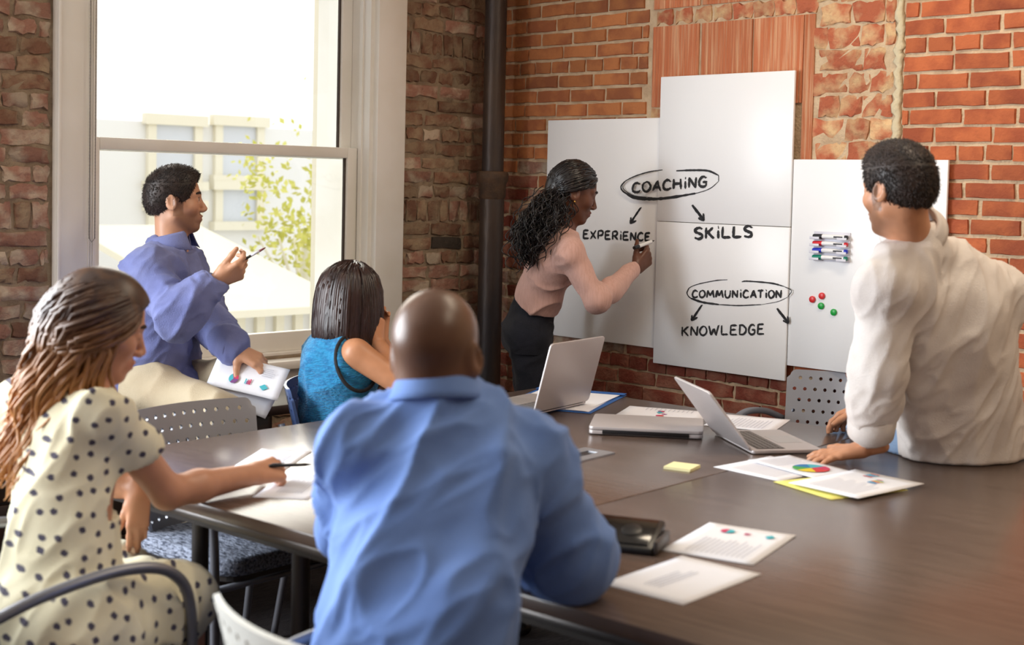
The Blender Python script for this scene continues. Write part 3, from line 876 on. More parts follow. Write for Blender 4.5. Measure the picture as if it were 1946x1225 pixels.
# sticky pad
stk = empty('sticky_note_pad', Matrix.Translation(at(1296,889,z=ZT+.0004)) @ Matrix.Rotation(math.radians(-30),4,'Z'), 'pale yellow sticky note pad alone on the table', 'sticky notes')
for k in range(3):
    MB().box((-.038,-.038,.0025*k),(.038,.038,.0025*k+.0023), Matrix.Rotation(.02*k,4,'Z')).build('note_block' if k < 2 else 'top_note', mat('sticky_yellow', srgb(238,232,180), .8), stk)
# blue folder with papers
BLUE = mat('blue_folder_card', srgb(24,92,170), .5)
c, ex, ey, w, h = rect_from([(949,769),(1022,739),(1194,750),(1117,788)], ZT+.0005)
M = Matrix.Translation(c) @ Matrix(((ex.x,ey.x,0),(ex.y,ey.y,0),(0,0,1))).to_4x4()
fo = empty('blue_folder', M, 'open blue folder full of white pages behind the open laptop', 'folder')
MB().box((-w/2,-h/2,0),(w/2,h/2,.0012)).build('cover', BLUE, fo, True, .001)
for k in range(4):
    MB().box((-w*.46,-h*.44,.0013+.0011*k),(w*.46,h*.44,.0023+.0011*k), Matrix.Rotation(.02*(k-1.5),4,'Z')).build('page', PAPER, fo)
MB().box((w*.40,-h/2,.006),(w/2,h/2,.0075)).build('flap', BLUE, fo, True, .001)

# ---- desk phone / conference device
c, ex, ey, w, h = rect_from([(1110,1018),(1160,975),(1268,1010),(1206,1062)], ZT)
M = Matrix.Translation(c) @ Matrix(((ex.x,ey.x,0),(ex.y,ey.y,0),(0,0,1))).to_4x4()
c0 = at(1176,1019,z=ZT+.02); M = Matrix.Translation((c0.x,c0.y,ZT+.0004)) @ Matrix.Rotation(math.radians(-20),4,'Z')
ph = empty('conference_phone', M, 'glossy black desk conference unit beside the blue-shirted man\'s elbow', 'phone')
GLOSS = mat('gloss_black', srgb(18,17,18), .12, spec=.6)
MB().add([(-.10,-.055,0),(.085,-.055,0),(.085,.065,0),(-.10,.065,0),(-.10,-.055,.014),(.085,-.055,.014),(.085,.065,.05),(-.10,.065,.05)],
         [(0,3,2,1),(4,5,6,7),(0,1,5,4),(1,2,6,5),(2,3,7,6),(3,0,4,7)]).build('housing', BLACK, ph, True, .006)
Ms = Matrix.Translation((-.008,.005,.0335)) @ Matrix.Rotation(math.atan2(.036,.12),4,'X')
MB().box((-.082,-.052,0),(.082,.052,.002), Ms).build('screen', GLOSS, ph, True, .001)
MB().lathe([(.022,.002),(.022,.004),(.019,.005)], 20, Ms @ Matrix.Translation((.035,.0,0))).build('speaker_disc', BLACK, ph, 'angle')
MB().box((.086,-.05,.004),(.096,.06,.03)).build('side_rail', mat('dark_grey_rail', srgb(70,64,62), .4, .3), ph, True, .003)

# ---- laptops
KEY = mat('laptop_keys', srgb(120,116,116), .6)
SCR = mat('laptop_screen_dark', srgb(24,26,30), .15)
def laptop(px_hinge0, px_hinge1, px_front, open_deg, depth, label, width=None, th=.012, lift=.0005):
    """hinge line from two table pixels; front side given by a third pixel"""
    a, b = at(*px_hinge0, z=ZT), at(*px_hinge1, z=ZT); f_ = at(*px_front, z=ZT)
    ex = (b-a); W_ = width or ex.length; ex = ex.normalized(); ey = Vector((-ex.y,ex.x,0))
    if (f_-a).dot(ey) > 0: ey = -ey; a, ex = a+ex*W_, -ex
    # local: x along hinge, +y away from the user, base towards -y
    ey = Vector((-ex.y,ex.x,0))
    M = Matrix.Translation(a+Vector((0,0,lift))) @ Matrix(((ex.x,ey.x,0),(ex.y,ey.y,0),(0,0,1))).to_4x4()
    e = empty('laptop', M, label, 'laptop', 'laptops on the table')
    D = depth
    base = MB().prism([(x+W_/2,y-D/2) for x,y in rrect(W_,D,.012)], .002, th).build('base', ALU_L, e, 'angle', .0015)
    for fx in (.08, .92):
        for fy in (.1, .9): MB().lathe([(.006,-(lift if (fx > .5 or lift < .004) else .0012)+.0003),(.006,.002)], 10, Matrix.Translation((W_*fx,-D*fy,0))).build('rubber_foot', BLACK, e)
    if open_deg > 0:
        MB().box((W_*.06,-D*.50,th),(W_*.94,-D*.10,th+.0006)).build('keyboard_well', mat('key_well', srgb(96,92,92), .6), base)
        mb = MB()
        for r in range(5):
            for q in range(13):
                kx = W_*.075+W_*.85*q/13; ky = -D*.485+D*.37*r/5
                mb.box((kx,ky,th+.0006),(kx+W_*.85/13*.82,ky+D*.37/5*.8,th+.002))
        k = mb.build('keys', KEY, base); k['kind'] = 'stuff'
        MB().box((W_*.33,-D*.92,th),(W_*.67,-D*.56,th+.0004)).build('trackpad', mat('trackpad', srgb(182,178,178), .35, .3), base)
        Ml = Matrix.Translation((0,0,th)) @ Matrix.Rotation(math.radians(-(180-open_deg)),4,'X')
        # lid: local y from 0 (hinge) to -D when closed
        Mo = Matrix.Translation((0,0,th+.001)) @ Matrix.Rotation(-math.radians(open_deg),4,'X')
        lid = MB().prism([(x+W_/2,y-D/2) for x,y in rrect(W_,D,.014)], 0, .007, Mo).build('lid', ALU_L, e, 'angle', .0015)
        MB().box((W_*.04,-D*.95,-.0008),(W_*.96,-D*.07,0), Mo).build('screen', SCR, lid)
        MB().tube([(W_*.1,0,th),(W_*.9,0,th)], .005, 8).build('hinge', BLACK, e, True)
    return e, W_, M
laptop((1012,795),(1108,773),(920,778), 105, .235, 'open laptop with grey lid facing the camera, in front of the blue folder', width=.335, lift=.0085)
laptop((1430,864),(1344,818),(1540,862), 128, .215, 'open laptop seen from the side, keyboard towards the standing man', width=.32)
# closed laptop
c, ex, ey, w, h = rect_from([(1116,831),(1342,838),(1336,808),(1127,795)], ZT+.0004)
M = Matrix.Translation(c) @ Matrix(((ex.x,ey.x,0),(ex.y,ey.y,0),(0,0,1))).to_4x4()
lp = empty('laptop', M, 'closed silver laptop with a black hinge strip on the table', 'laptop', 'laptops on the table')
w = .345; h = .24
MB().prism(rrect(w,h,.016), .003, .014).build('base', ALU_L, lp, 'angle', .0015)
MB().prism(rrect(w,h,.016), .0155, .026).build('lid', ALU_L, lp, 'angle', .002)
sg = -1
MB().box((-w*.38,sg*h/2-.002 if sg<0 else h/2-.004,.004),(w*.38,sg*h/2+.006 if sg<0 else h/2+.002,.017)).build('hinge_strip', BLACK, lp, True, .002)
for fx in (-w*.4,w*.4):
    for fy in (-h*.4,h*.4): MB().lathe([(.006,0),(.006,.003)],10,Matrix.Translation((fx,fy,0))).build('rubber_foot', BLACK, lp)

# ---- wood credenza under the window
DWOOD = mat('dark_walnut', srgb(52,34,26), .4, var=srgb(38,25,20), vscale=5, stretch=(1,.2,6), coat=.15)
cr = empty('credenza', ROOM, 'low dark wooden credenza under the window, sat on by a man', 'cabinet')
CR0, CR1, CRD, CRH = 1.32, 3.05, .58, .68
MB().box((.045,-CR1,CRH-.035),(CRD,-CR0,CRH)).build('top', DWOOD, cr, True, .004)
for yy in (-CR1+.01,-CR0-.05):
    for xx in (.05,CRD-.05): MB().box((xx,yy,0.001),(xx+.04,yy+.04,CRH-.035)).build('leg', DWOOD, cr, True, .003)
MB().box((.06,-CR1+.06,.30),(CRD-.03,-CR0-.35,CRH-.036)).build('body', DWOOD, cr, True, .003)
for k in range(3):
    y0_ = -CR1+.08+k*.42
    for q in range(2):
        d_ = MB().box((CRD-.03,y0_,.31+q*.165),(CRD-.014,y0_+.40,.465+q*.165)).build('drawer', DWOOD, cr, True, .003)
        MB().lathe([(.006,0),(.012,.012),(.012,.018),(.006,.022)],12,Matrix.Translation((CRD-.014,y0_+.2,.39+q*.165)) @ Matrix.Rotation(math.radians(90),4,'Y')).build('knob', STEEL, d_, True)

# ================================================================== chairs
SHELL = mat('chair_shell_grey', srgb(150,152,160), .38, .2)
SHELL_B = mat('chair_shell_blue', srgb(70,92,140), .4, .1)
SHELL_W = mat('chair_shell_offwhite', srgb(196,196,190), .45)
WEAVE = mat('woven_seat_fabric', srgb(150,158,176), .95, var=srgb(70,76,92), vscale=140, bump=.8, bscale=160, stretch=(1,.35,1))
def back_mesh():
    """perforated curved back: 12 x 6 cells, staggered round holes, solid border"""
    W_, Z0, Z1 = .47, .47, .815
    nu, nv = 25, 17
    bm = bmesh.new(); cache = {}
    def mp(u, v):
        # rounded corners, curved sideways, leaning back
        x = (u-.5)*W_; zz = Z0+(Z1-Z0)*v
        cu = abs(u-.5)*2
        k = max(0, cu-.86)/.14; kv = max(0, abs(v-.5)*2-.80)/.20
        x -= math.copysign(W_*.016*k*k*kv*kv*1.6, x); zz += (-1 if v > .5 else 1)*.028*k*k*kv
        x *= (1.0-.10*(1-v))
        y = -.235-.08*(v)+.055*(cu**2)
        return (x, y, zz)
    def vt(u, v):
        key = (round(u,5), round(v,5))
        if key not in cache: cache[key] = bm.verts.new(mp(u, v))
        return cache[key]
    for i in range(nu):
        for j in range(nv):
            u0, u1, v0, v1 = i/nu, (i+1)/nu, j/nv, (j+1)/nv
            hole = 1 <= j <= nv-2 and 1 <= i <= nu-2 and j % 2 == 1 and (i+j//2) % 2 == 1
            um, vm = (u0+u1)/2, (v0+v1)/2
            ring = [(u0,v0),(um,v0),(u1,v0),(u1,vm),(u1,v1),(um,v1),(u0,v1),(u0,vm)]
            R = [vt(*p) for p in ring]
            if hole:
                rr = .0068
                H = []
                for q in range(8):
                    a = math.radians(225+45*q)
                    H.append(vt(um+rr*math.cos(a)/W_*1.0, vm+rr*math.sin(a)/(Z1-Z0)))
                for q in range(8): bm.faces.new((R[q], R[(q+1)%8], H[(q+1)%8], H[q]))
            else: bm.faces.new(R)
    bmesh.ops.recalc_face_normals(bm, faces=bm.faces)
    bmesh.ops.solidify(bm, geom=bm.faces[:], thickness=.010)
    me = bpy.data.meshes.new('backrest'); bm.to_mesh(me); bm.free()
    me.polygons.foreach_set('use_smooth', [True]*len(me.polygons))
    try: me.set_sharp_from_angle(angle=math.radians(40))
    except Exception: pass
    return me
_BACK = back_mesh()
def make_chair(loc, rz, label, shell, seat=None):
    e = empty('office_chair', Matrix.Translation(loc) @ Matrix.Rotation(rz,4,'Z'), label, 'chair', 'perforated-back tube chairs')
    o = new_obj('backrest', _BACK.copy(), e, shell)
    mb = MB(); n = 10; vs = []; fs = []
    MB().prism(rrect(.46,.45,.07), .425, .475).build('seat', seat or WEAVE, e, 'angle', .015, 3)
    MB().prism(rrect(.43,.42,.06), .41, .424).build('seat_pan', DARKM, e)
    for s in (-1, 1):
        x = s*.27
        path = bez([(s*.262,.22,.002),(s*.266,.22,.30),(s*.27,.215,.56),(s*.272,.165,.655),(s*.27,.05,.685),(s*.262,-.12,.668),(s*.235,-.245,.625)], 7)
        MB().tube(path, .0125, 10).build('arm_tube', STEEL, e, True)
        path = bez([(s*.235,-.30,.002),(s*.232,-.26,.25),(s*.23,-.225,.42),(s*.222,-.262,.60),(s*.20,-.29,.70)], 6)
        MB().tube(path, .0115, 10).build('rear_leg', STEEL, e, True)
        MB().tube([(s*.264,.21,.405),(s*.231,-.22,.405)], .010, 8).build('side_rail', STEEL, e, True)
    MB().tube([(-.264,.20,.398),(.264,.20,.398)], .010, 8).build('cross_rail', STEEL, e, True)
    return e
def tb(x, y, z=0): return TABLE @ Vector((x, y, z))
FACE_E1 = math.radians(-41-90)      # local +y of the chair points along table +x
ch_empty = make_chair(tb(.10,-1.50), FACE_E1, 'empty grey perforated chair tucked in at the table\'s left side, woven seat', SHELL)
ch_c = make_chair(Vector((-.445,4.63,0)), math.radians(-92), 'blue-grey chair of the woman in the turquoise top', SHELL_B)
ch_a = make_chair(tb(.55,-2.42), math.radians(-41), 'grey tube-armed chair of the woman in the dotted dress', SHELL)
ch_f = make_chair(tb(1.67,-2.36), math.radians(-49), 'off-white shell chair of the man in the blue shirt', SHELL_W)
ch_r = make_chair(tb(.89,.46), math.radians(180-41+8), 'grey perforated chair between the table and the brick wall', SHELL)

# ---- scraps on the carpet under the table
sc_ = empty('crumpled_paper', at(1136,1199,z=0.0), 'tiny crumpled white paper scrap on the dark carpet', 'paper scrap')
bmx = bmesh.new(); bmesh.ops.create_icosphere(bmx, subdivisions=2, radius=.022)
for v in bmx.verts: v.co *= random.uniform(.7,1.15)
for v in bmx.verts: v.co.z += .017
me = bpy.data.meshes.new('wad'); bmx.to_mesh(me); bmx.free(); new_obj('wad', me, sc_, PAPER)
ck = empty('cork_stopper', at(1074,1197,z=0.0), 'small cream cork stopper on the dark carpet', 'cork')
MB().lathe([(.014,.001),(.017,.036),(.015,.038)],14).build('stopper', mat('cork_cream', srgb(222,206,160), .8), ck, 'angle')
# ================================================================== organic surfaces (people)
def V(*a): return np.array(a, dtype=np.float64)
def J(px, py, Y):
    p = at(px, py, Y=Y); return V(p.x, p.y, p.z)
def nrm(v):
    v = np.asarray(v, float); return v/np.linalg.norm(v)
class Cone:
    def __init__(s, a, b, ra, rb, k=.02, flat=None, op='u'):
        s.a, s.b, s.ra, s.rb, s.k, s.flat, s.op = V(*a), V(*b), ra, rb, k, flat, op
        R = max(ra, rb)*(1.0)
        s.lo = np.minimum(s.a, s.b)-R; s.hi = np.maximum(s.a, s.b)+R
    def d(s, X, Y, Z):
        x, y, z = X-s.a[0], Y-s.a[1], Z-s.a[2]; b = s.b-s.a
        if s.flat is not None:
            n, f = s.flat; q = (x*n[0]+y*n[1]+z*n[2])*(1/f-1)
            x, y, z = x+n[0]*q, y+n[1]*q, z+n[2]*q
            b = b+n*(b@n)*(1/f-1)
        bb = max(b@b, 1e-9)
        t = np.clip((x*b[0]+y*b[1]+z*b[2])/bb, 0, 1)
        x, y, z = x-t*b[0], y-t*b[1], z-t*b[2]
        return np.sqrt(x*x+y*y+z*z)-(s.ra+(s.rb-s.ra)*t)
class Ell:
    def __init__(s, c, r, ax=None, k=.015, op='u'):
        s.c, s.r, s.k, s.op = V(*c), V(*r), k, op
        s.ax = np.eye(3) if ax is None else np.array(ax)
        R = max(r); s.lo = s.c-R; s.hi = s.c+R
    def d(s, X, Y, Z):
        x, y, z = X-s.c[0], Y-s.c[1], Z-s.c[2]
        k0 = 0; k1 = 0
        for i in range(3):
            u = x*s.ax[i][0]+y*s.ax[i][1]+z*s.ax[i][2]
            k0 = k0+(u/s.r[i])**2; k1 = k1+(u/s.r[i]**2)**2
        k0 = np.sqrt(k0); k1 = np.sqrt(k1)+1e-9
        return k0*(k0-1)/k1
class Cut:
    """removes the side the normal points to"""
    def __init__(s, p, n, lo=None, hi=None, mask=None): s.p, s.n, s.op = V(*p), nrm(n), 'c'; s.lo, s.hi, s.mask = lo, hi, mask
def sdf_grid(prims, lo, hi, h):
    n = np.ceil((hi-lo)/h).astype(int)+1
    xs = [(lo[i]+h*np.arange(n[i])).astype(np.float32) for i in range(3)]
    D = np.full(n, 1.0, np.float32)
    for p in prims:
        if p.op == 'c':
            X, Y, Z = xs[0][:,None,None], xs[1][None,:,None], xs[2][None,None,:]
            q = (X-p.p[0])*np.float32(p.n[0])+(Y-p.p[1])*np.float32(p.n[1])+(Z-p.p[2])*np.float32(p.n[2])
            if p.lo is not None:
                q = np.where((X>p.lo[0])&(X<p.hi[0])&(Y>p.lo[1])&(Y<p.hi[1])&(Z>p.lo[2])&(Z<p.hi[2]), q, np.float32(-1))
            if p.mask is not None: q = np.where(p.mask(X, Y), q, np.float32(-1))
            D = np.maximum(D, q.astype(np.float32)); continue
        pad = p.k+2*h+.012
        i0 = np.maximum(0, np.floor((p.lo-pad-lo)/h).astype(int)); i1 = np.minimum(n, np.ceil((p.hi+pad-lo)/h).astype(int)+1)
        if np.any(i1 <= i0): continue
        sl = tuple(slice(a, b) for a, b in zip(i0, i1))
        X, Y, Z = xs[0][sl[0]][:,None,None], xs[1][sl[1]][None,:,None], xs[2][sl[2]][None,None,:]
        b = p.d(X, Y, Z).astype(np.float32); a = D[sl]; k = p.k
        if p.op == 'u':
            hh = np.clip(.5+.5*(b-a)/k, 0, 1); D[sl] = b+(a-b)*hh-k*hh*(1-hh)
        else:
            b = -b; hh = np.clip(.5-.5*(b-a)/k, 0, 1); D[sl] = b+(a-b)*hh+k*hh*(1-hh)
    return D
def surf_nets(D, lo, h):
    ins = D < 0
    c = np.zeros(np.array(D.shape)-1, np.int8)
    for i in (0,1):
        for j in (0,1):
            for k in (0,1):
                c += ins[i:D.shape[0]-1+i, j:D.shape[1]-1+j, k:D.shape[2]-1+k]
    act = (c > 0) & (c < 8)
    ijk = np.argwhere(act); idx = np.full(c.shape, -1, np.int32); idx[act] = np.arange(len(ijk))
    acc = np.zeros((len(ijk), 3)); cnt = np.zeros(len(ijk))
    corners = [(i,j,k) for i in (0,1) for j in (0,1) for k in (0,1)]
    for a in corners:
        for ax in range(3):
            if a[ax]: continue
            b = list(a); b[ax] = 1
            d0 = D[ijk[:,0]+a[0], ijk[:,1]+a[1], ijk[:,2]+a[2]]; d1 = D[ijk[:,0]+b[0], ijk[:,1]+b[1], ijk[:,2]+b[2]]
            m = (d0 < 0) != (d1 < 0); t = d0[m]/(d0[m]-d1[m])
            P = np.tile(np.array(a, float), (m.sum(), 1)); P[:,ax] += t
            acc[m] += P; cnt[m] += 1
    v = (ijk+acc/cnt[:,None])*h+lo
    Q = []
    for ax in range(3):
        o1, o2 = [q for q in range(3) if q != ax]
        sA = [slice(1,-1)]*3; sB = [slice(1,-1)]*3; sA[ax] = slice(0,-1); sB[ax] = slice(1,None)
        A, B = ins[tuple(sA)], ins[tuple(sB)]
        e = np.argwhere(A != B)
        if len(e) == 0: continue
        flip = A[e[:,0], e[:,1], e[:,2]]
        base = e.copy(); base[:,o1] += 1; base[:,o2] += 1
        def cell(d1, d2):
            q = base.copy(); q[:,o1] -= d1; q[:,o2] -= d2; return idx[q[:,0], q[:,1], q[:,2]]
        q = np.stack([cell(1,1), cell(0,1), cell(0,0), cell(1,0)], 1)
        if ax == 1: flip = ~flip
        q[~flip] = q[~flip][:, ::-1]
        Q.append(q[(q >= 0).all(1)])
    return v, np.concatenate(Q)
_NT = RNG.random((32,32,32)).astype(np.float64)
def vnoise(p):
    p = np.asarray(p); i = np.floor(p).astype(int); f = p-i; f = f*f*(3-2*f); r = 0
    for a in (0,1):
        for b in (0,1):
            for c in (0,1):
                w = (f[:,0] if a else 1-f[:,0])*(f[:,1] if b else 1-f[:,1])*(f[:,2] if c else 1-f[:,2])
                r = r+w*_NT[(i[:,0]+a)%32, (i[:,1]+b)%32, (i[:,2]+c)%32]
    return r
def vnormals(v, q):
    n = np.zeros_like(v); a = v[q[:,2]]-v[q[:,0]]; b = v[q[:,3]]-v[q[:,1]]; fn = np.cross(a, b)
    for i in range(4): np.add.at(n, q[:,i], fn)
    return n/(np.linalg.norm(n, axis=1, keepdims=True)+1e-12)
def folds(v, amp, scale, dirs=None, seed=0):
    """soft ridged creases; dirs: (axis, stretch) long direction of the creases"""
    p = v*scale
    if dirs is not None:
        n, s = dirs; n = nrm(n); p = p-np.outer(p@n, n)*(1-s)
    p = p+seed*7.3
    w = np.stack([vnoise(p*.6+3), vnoise(p*.6+11), vnoise(p*.6+23)], 1)
    r = 1-np.abs(2*vnoise(p+w*1.6)-1)
    return amp*(r**2.2-.35)
def make_mesh(name, v, q, m, parent, base, colors=None, extra=None):
    v = v-np.array(base)
    if extra is not None and len(extra[0]):
        ev = np.array(extra[0])-np.array(base); n0 = len(v)
        v = np.concatenate([v, ev])
    me = bpy.data.meshes.new(name)
    faces = q.tolist()
    if extra is not None and len(extra[0]): faces += [[i+n0 for i in f] for f in extra[1]]
    me.from_pydata(v.tolist(), [], faces)
    me.polygons.foreach_set('use_smooth', np.ones(len(me.polygons), bool)); me.update()
    if colors is not None:
        ca = me.color_attributes.new('Col', 'FLOAT_COLOR', 'POINT')
        if len(colors) < len(v): colors = np.concatenate([colors, np.tile(colors[-1:], (len(v)-len(colors), 1))])
        ca.data.foreach_set('color', np.concatenate([colors, np.ones((len(v),1))], 1).astype(np.float32).ravel())
    return new_obj(name, me, parent, m)
def spikes(v, nn, n, length, r, dirf, seed, jitter=.35, keep=None):
    """short hairs growing from surface vertices, as (verts, faces)"""
    rg = np.random.default_rng(seed)
    ids = np.arange(len(v)) if keep is None else np.nonzero(keep(v))[0]
    ids = rg.choice(ids, n); p = v[ids]+rg.normal(size=(n,3))*.0015; N_ = nn[ids]
    d = dirf(p); d = d-N_*np.sum(d*N_, 1, keepdims=True); d = d+rg.normal(size=(n,3))*jitter
    d /= np.linalg.norm(d, axis=1, keepdims=True)+1e-9
    le = (length*rg.uniform(.6, 1.3, n))[:,None]
    a = np.cross(d, N_); a /= np.linalg.norm(a, axis=1, keepdims=True)+1e-9
    b0 = p-N_*.003; b1 = p+N_*le*.28+d*le*.5; b2 = p+N_*le*.22+d*le
    V_ = np.stack([b0+a*r, b0-a*r, b0+N_*r, b1+a*r*.8, b1-a*r*.8, b1+N_*r*.8, b2], 1).reshape(-1,3)
    F_ = []
    T = [(0,1,4,3),(1,2,5,4),(2,0,3,5),(3,4,6),(4,5,6),(5,3,6)]
    for i in range(n): F_ += [tuple(7*i+x for x in t) for t in T]
    return V_, F_
def segdist(v, a, b):
    d = b-a; t = np.clip((v-a)@d/(d@d), 0, 1); return np.linalg.norm(v-a-np.outer(t, d), axis=1)
def organic(name, prims, boxes, m, parent, base, colorf=None, fold=None, extra=None, smooth=0, fuzz=None):
    """boxes: [(lo,hi,h)] or a voxel size"""
    if not isinstance(boxes, list):
        us = [p for p in prims if p.op == 'u']
        lo = np.min([p.lo for p in us], 0)-.02; hi = np.max([p.hi for p in us], 0)+.02
        boxes = [(lo, hi, boxes)]
    VV = []; QQ = []; n0 = 0
    for lo, hi, h in boxes:
        D = sdf_grid(prims, np.array(lo, float), np.array(hi, float), h)
        v, q = surf_nets(D, np.array(lo, float), h)
        VV.append(v); QQ.append(q+n0); n0 += len(v)
    v = np.concatenate(VV); q = np.concatenate(QQ)
    for _ in range(smooth):
        s = np.zeros_like(v); c = np.zeros(len(v))
        for i in range(4):
            np.add.at(s, q[:,i], v[q[:,(i+1)%4]]+v[q[:,(i+3)%4]]); np.add.at(c, q[:,i], 2)
        v = .5*v+.5*s/np.maximum(c,1)[:,None]
    if fold is not None: v = v+vnormals(v, q)*fold(v)[:,None]
    for c in prims:
        if c.op == 'c' and c.mask is not None:
            w = c.mask(v[:,0], v[:,1]) & (v[:,2] < c.p[2]) & (v[:,2] > c.p[2]-.045); v[w,2] = c.p[2]
    if fuzz is not None: extra = spikes(v, vnormals(v, q), *fuzz)
    return make_mesh(name, v, q, m, parent, base, colorf(v) if colorf else None, extra)

# ---- anatomy
class Frame:
    def __init__(s, c, F, U):
        s.c = V(*c); s.F = nrm(F); U = np.asarray(U, float); s.U = nrm(U-s.F*(U@s.F)); s.L = np.cross(s.U, s.F)
    def p(s, f, l, u, k=1.0): return s.c+k*(s.F*f+s.L*l+s.U*u)
    def ax(s): return [s.F, s.L, s.U]
    def loc(s, v): q = v-s.c; return q@s.F, q@s.L, q@s.U
def head(fr, s=1.0, female=False, lids=False, mouth=0):
    P = lambda f, l, u: fr.p(f*s, l*s, u*s)
    ax = fr.ax(); o = []
    R = lambda *r: tuple(x*s for x in r)
    o.append(Ell(P(-.010,0,.030), R(.098,.076,.086), ax, .02*s))
    o.append(Ell(P(.030,0,-.035), R(.058,.060,.078), ax, .03*s))
    jw = .046 if female else .052
    for q in (-1, 1):
        o.append(Cone(P(.058,q*.010,-.098), P(.0,q*jw,-.060), .020*s, .021*s, .022*s))
        o.append(Ell(P(.050,q*.042,-.028), R(.030,.024,.024), ax, .02*s))
        o.append(Cone(P(.083,q*.012,.020), P(.066,q*.046,.018), (.009 if female else .011)*s, .010*s, .014*s))
        o.append(Ell(P(.094,q*.033,-.001), R(.016,.017,.011), ax, .010*s, 's'))
        o.append(Ell(P(.072,q*.032,-.001), R(.015,.0155,.0135), ax, .003*s))
        o.append(Ell(P(.097,q*.011,-.041), R(.011,.009,.008), ax, .006*s))
    o.append(Cone(P(.084,0,.006), P(.108,0,-.034), .0075*s, (.0085 if female else .0095)*s, .012*s))
    o.append(Ell(P(.076,0,-.072), R(.020,.026,.022), ax, .012*s))
    o.append(Ell(P(.092,0,-.0625), R(.0085,.021,.0055), ax, .005*s))
    o.append(Ell(P(.090,0,-.0745), R(.0085,.018,.0065), ax, .005*s))
    o.append(Cone(P(.098,-.014,-.0685), P(.098,.014,-.0685), .0022*s, .0022*s, .004*s, None, 's'))
    o.append(Ell(P(.066,0,-.104), R(.020,.022,.015), ax, .015*s))
    for q in (-1, 1):
        eF = nrm(fr.F*.92-fr.L*q*.39); eL = nrm(fr.L*q*.92+fr.F*.39*1)
        eU = fr.U
        ex = [nrm(fr.F*.93+fr.U*.1-fr.L*q*.3), nrm(fr.L*q*.95-fr.F*.3), nrm(fr.U)]
        o.append(Ell(P(-.014,q*.080,-.010), R(.018,.006,.031), ex, .008*s))
        o.append(Ell(P(-.010,q*.086,-.006), R(.010,.005,.019), ex, .004*s, 's'))
    return o
def skin_color(fr, s, base, lip, beard=None, beardk=0, scalp=None, blush=None):
    base = np.array(srgb(*base)[:3]); lip = np.array(srgb(*lip)[:3])
    def f(v):
        c = np.tile(base, (len(v), 1)); a, b, u = fr.loc(v); a, b, u = a/s, b/s, u/s
        def mixin(w, col): nonlocal c; c = c+(np.array(col)-c)*w[:,None]
        near = (np.abs(a) < .2) & (np.abs(b) < .12) & (u > -.16) & (u < .14)
        w = np.exp(-(((u+.0685)/.010)**2+(b/.022)**2))*(a > .075)*near*.85; mixin(w, lip)
        if beard is not None:
            edge = 1/(1+np.exp(-((-.045-.25*(.06-a)*0-u)/.006)))
            w = edge*near*beardk/(1+np.exp(-(a-.002)/.006))/(1+np.exp(-(u+.096+.5*np.clip(a,0,.1))/.005))
            w = w*(1-np.exp(-(((u+.0685)/.008)**2+(b/.022)**2))*(a > .07))
            w2 = np.exp(-(((u+.052)/.006)**2+(b/.026)**2))*(a > .08)*near*beardk
            sb = ((np.abs(b) > .045) & (a > -.008) & (a < .030) & (u > -.06) & (u < .03))*near*beardk
            mixin(np.clip(np.maximum(np.maximum(w, w2), sb), 0, 1), srgb(*beard)[:3])
        if scalp is not None:
            w = 1/(1+np.exp(-(u-.6*a-.005)/.012))*near*.8; mixin(w, srgb(*scalp)[:3])
        w = np.exp(-(((u+.030)/.022)**2+((np.abs(b)-.045)/.02)**2))*(a > .03)*near*.25
        mixin(w, blush if blush is not None else base*np.array((1.1,.75,.7)))
        n = vnoise(v*60); c = c*(0.94+.12*n)[:,None]
        return c
    return f
def hand(w, d, n, th, s=1.0, curl=(20,25,25,30), spread=.12, thumb=(.55,.75,.25), tcurl=15, k=.006):
    """w wrist, d towards the fingers, n palm normal, th towards the thumb"""
    d = nrm(d); n = nrm(n-d*(np.dot(n, d))); th = nrm(np.asarray(th)-d*np.dot(th, d)-n*np.dot(th, n)); o = []
    w = V(*w)
    o.append(Cone(w-d*.03*s, w+d*.03*s+th*.004*s, .024*s, .026*s, .015, (n, .72)))
    offs = (.029, .010, -.010, -.028); kn = (.088, .092, .087, .078); ln = (.072, .080, .074, .058)
    c4 = [c if hasattr(c, '__len__') else (c, c*1.15, c*.8) for c in curl]
    for i in range(4):
        K = w+(d*kn[i]+th*offs[i])*s
        o.append(Cone(w+(d*.02+th*offs[i]*.55)*s, K, .0165*s, .0118*s, .012))
        a = 0; p = K; dd = nrm(d+th*spread*(1.2-i*.8))
        rr = (.0096, .0090, .0080, .0070) if i < 3 else (.0086, .0080, .0070, .0062)
        for q, fr_ in enumerate((.45,.30,.25)):
            a += math.radians(c4[i][q]); v = dd*math.cos(a)+n*math.sin(a)
            e = p+v*ln[i]*fr_*s; o.append(Cone(p, e, rr[q]*s, rr[q+1]*s, k)); p = e
    b = w+(d*.022+th*.022+n*.006)*s
    td = nrm(d*thumb[0]+th*thumb[1]+n*thumb[2]); p = b
    o.append(Cone(w+(d*.015+th*.008)*s, b+td*.02*s, .018*s, .015*s, .012))
    side = nrm(n+d*.3)
    for q, (l, r0, r1) in enumerate(((.040,.0135,.0112),(.034,.0112,.0100),(.026,.0100,.0078))):
        v = nrm(td*math.cos(math.radians(tcurl*q))+(d*.7+n*.5)*math.sin(math.radians(tcurl*q)))
        e = p+v*l*s; o.append(Cone(p, e, r0*s, r1*s, k)); p = e
    return o
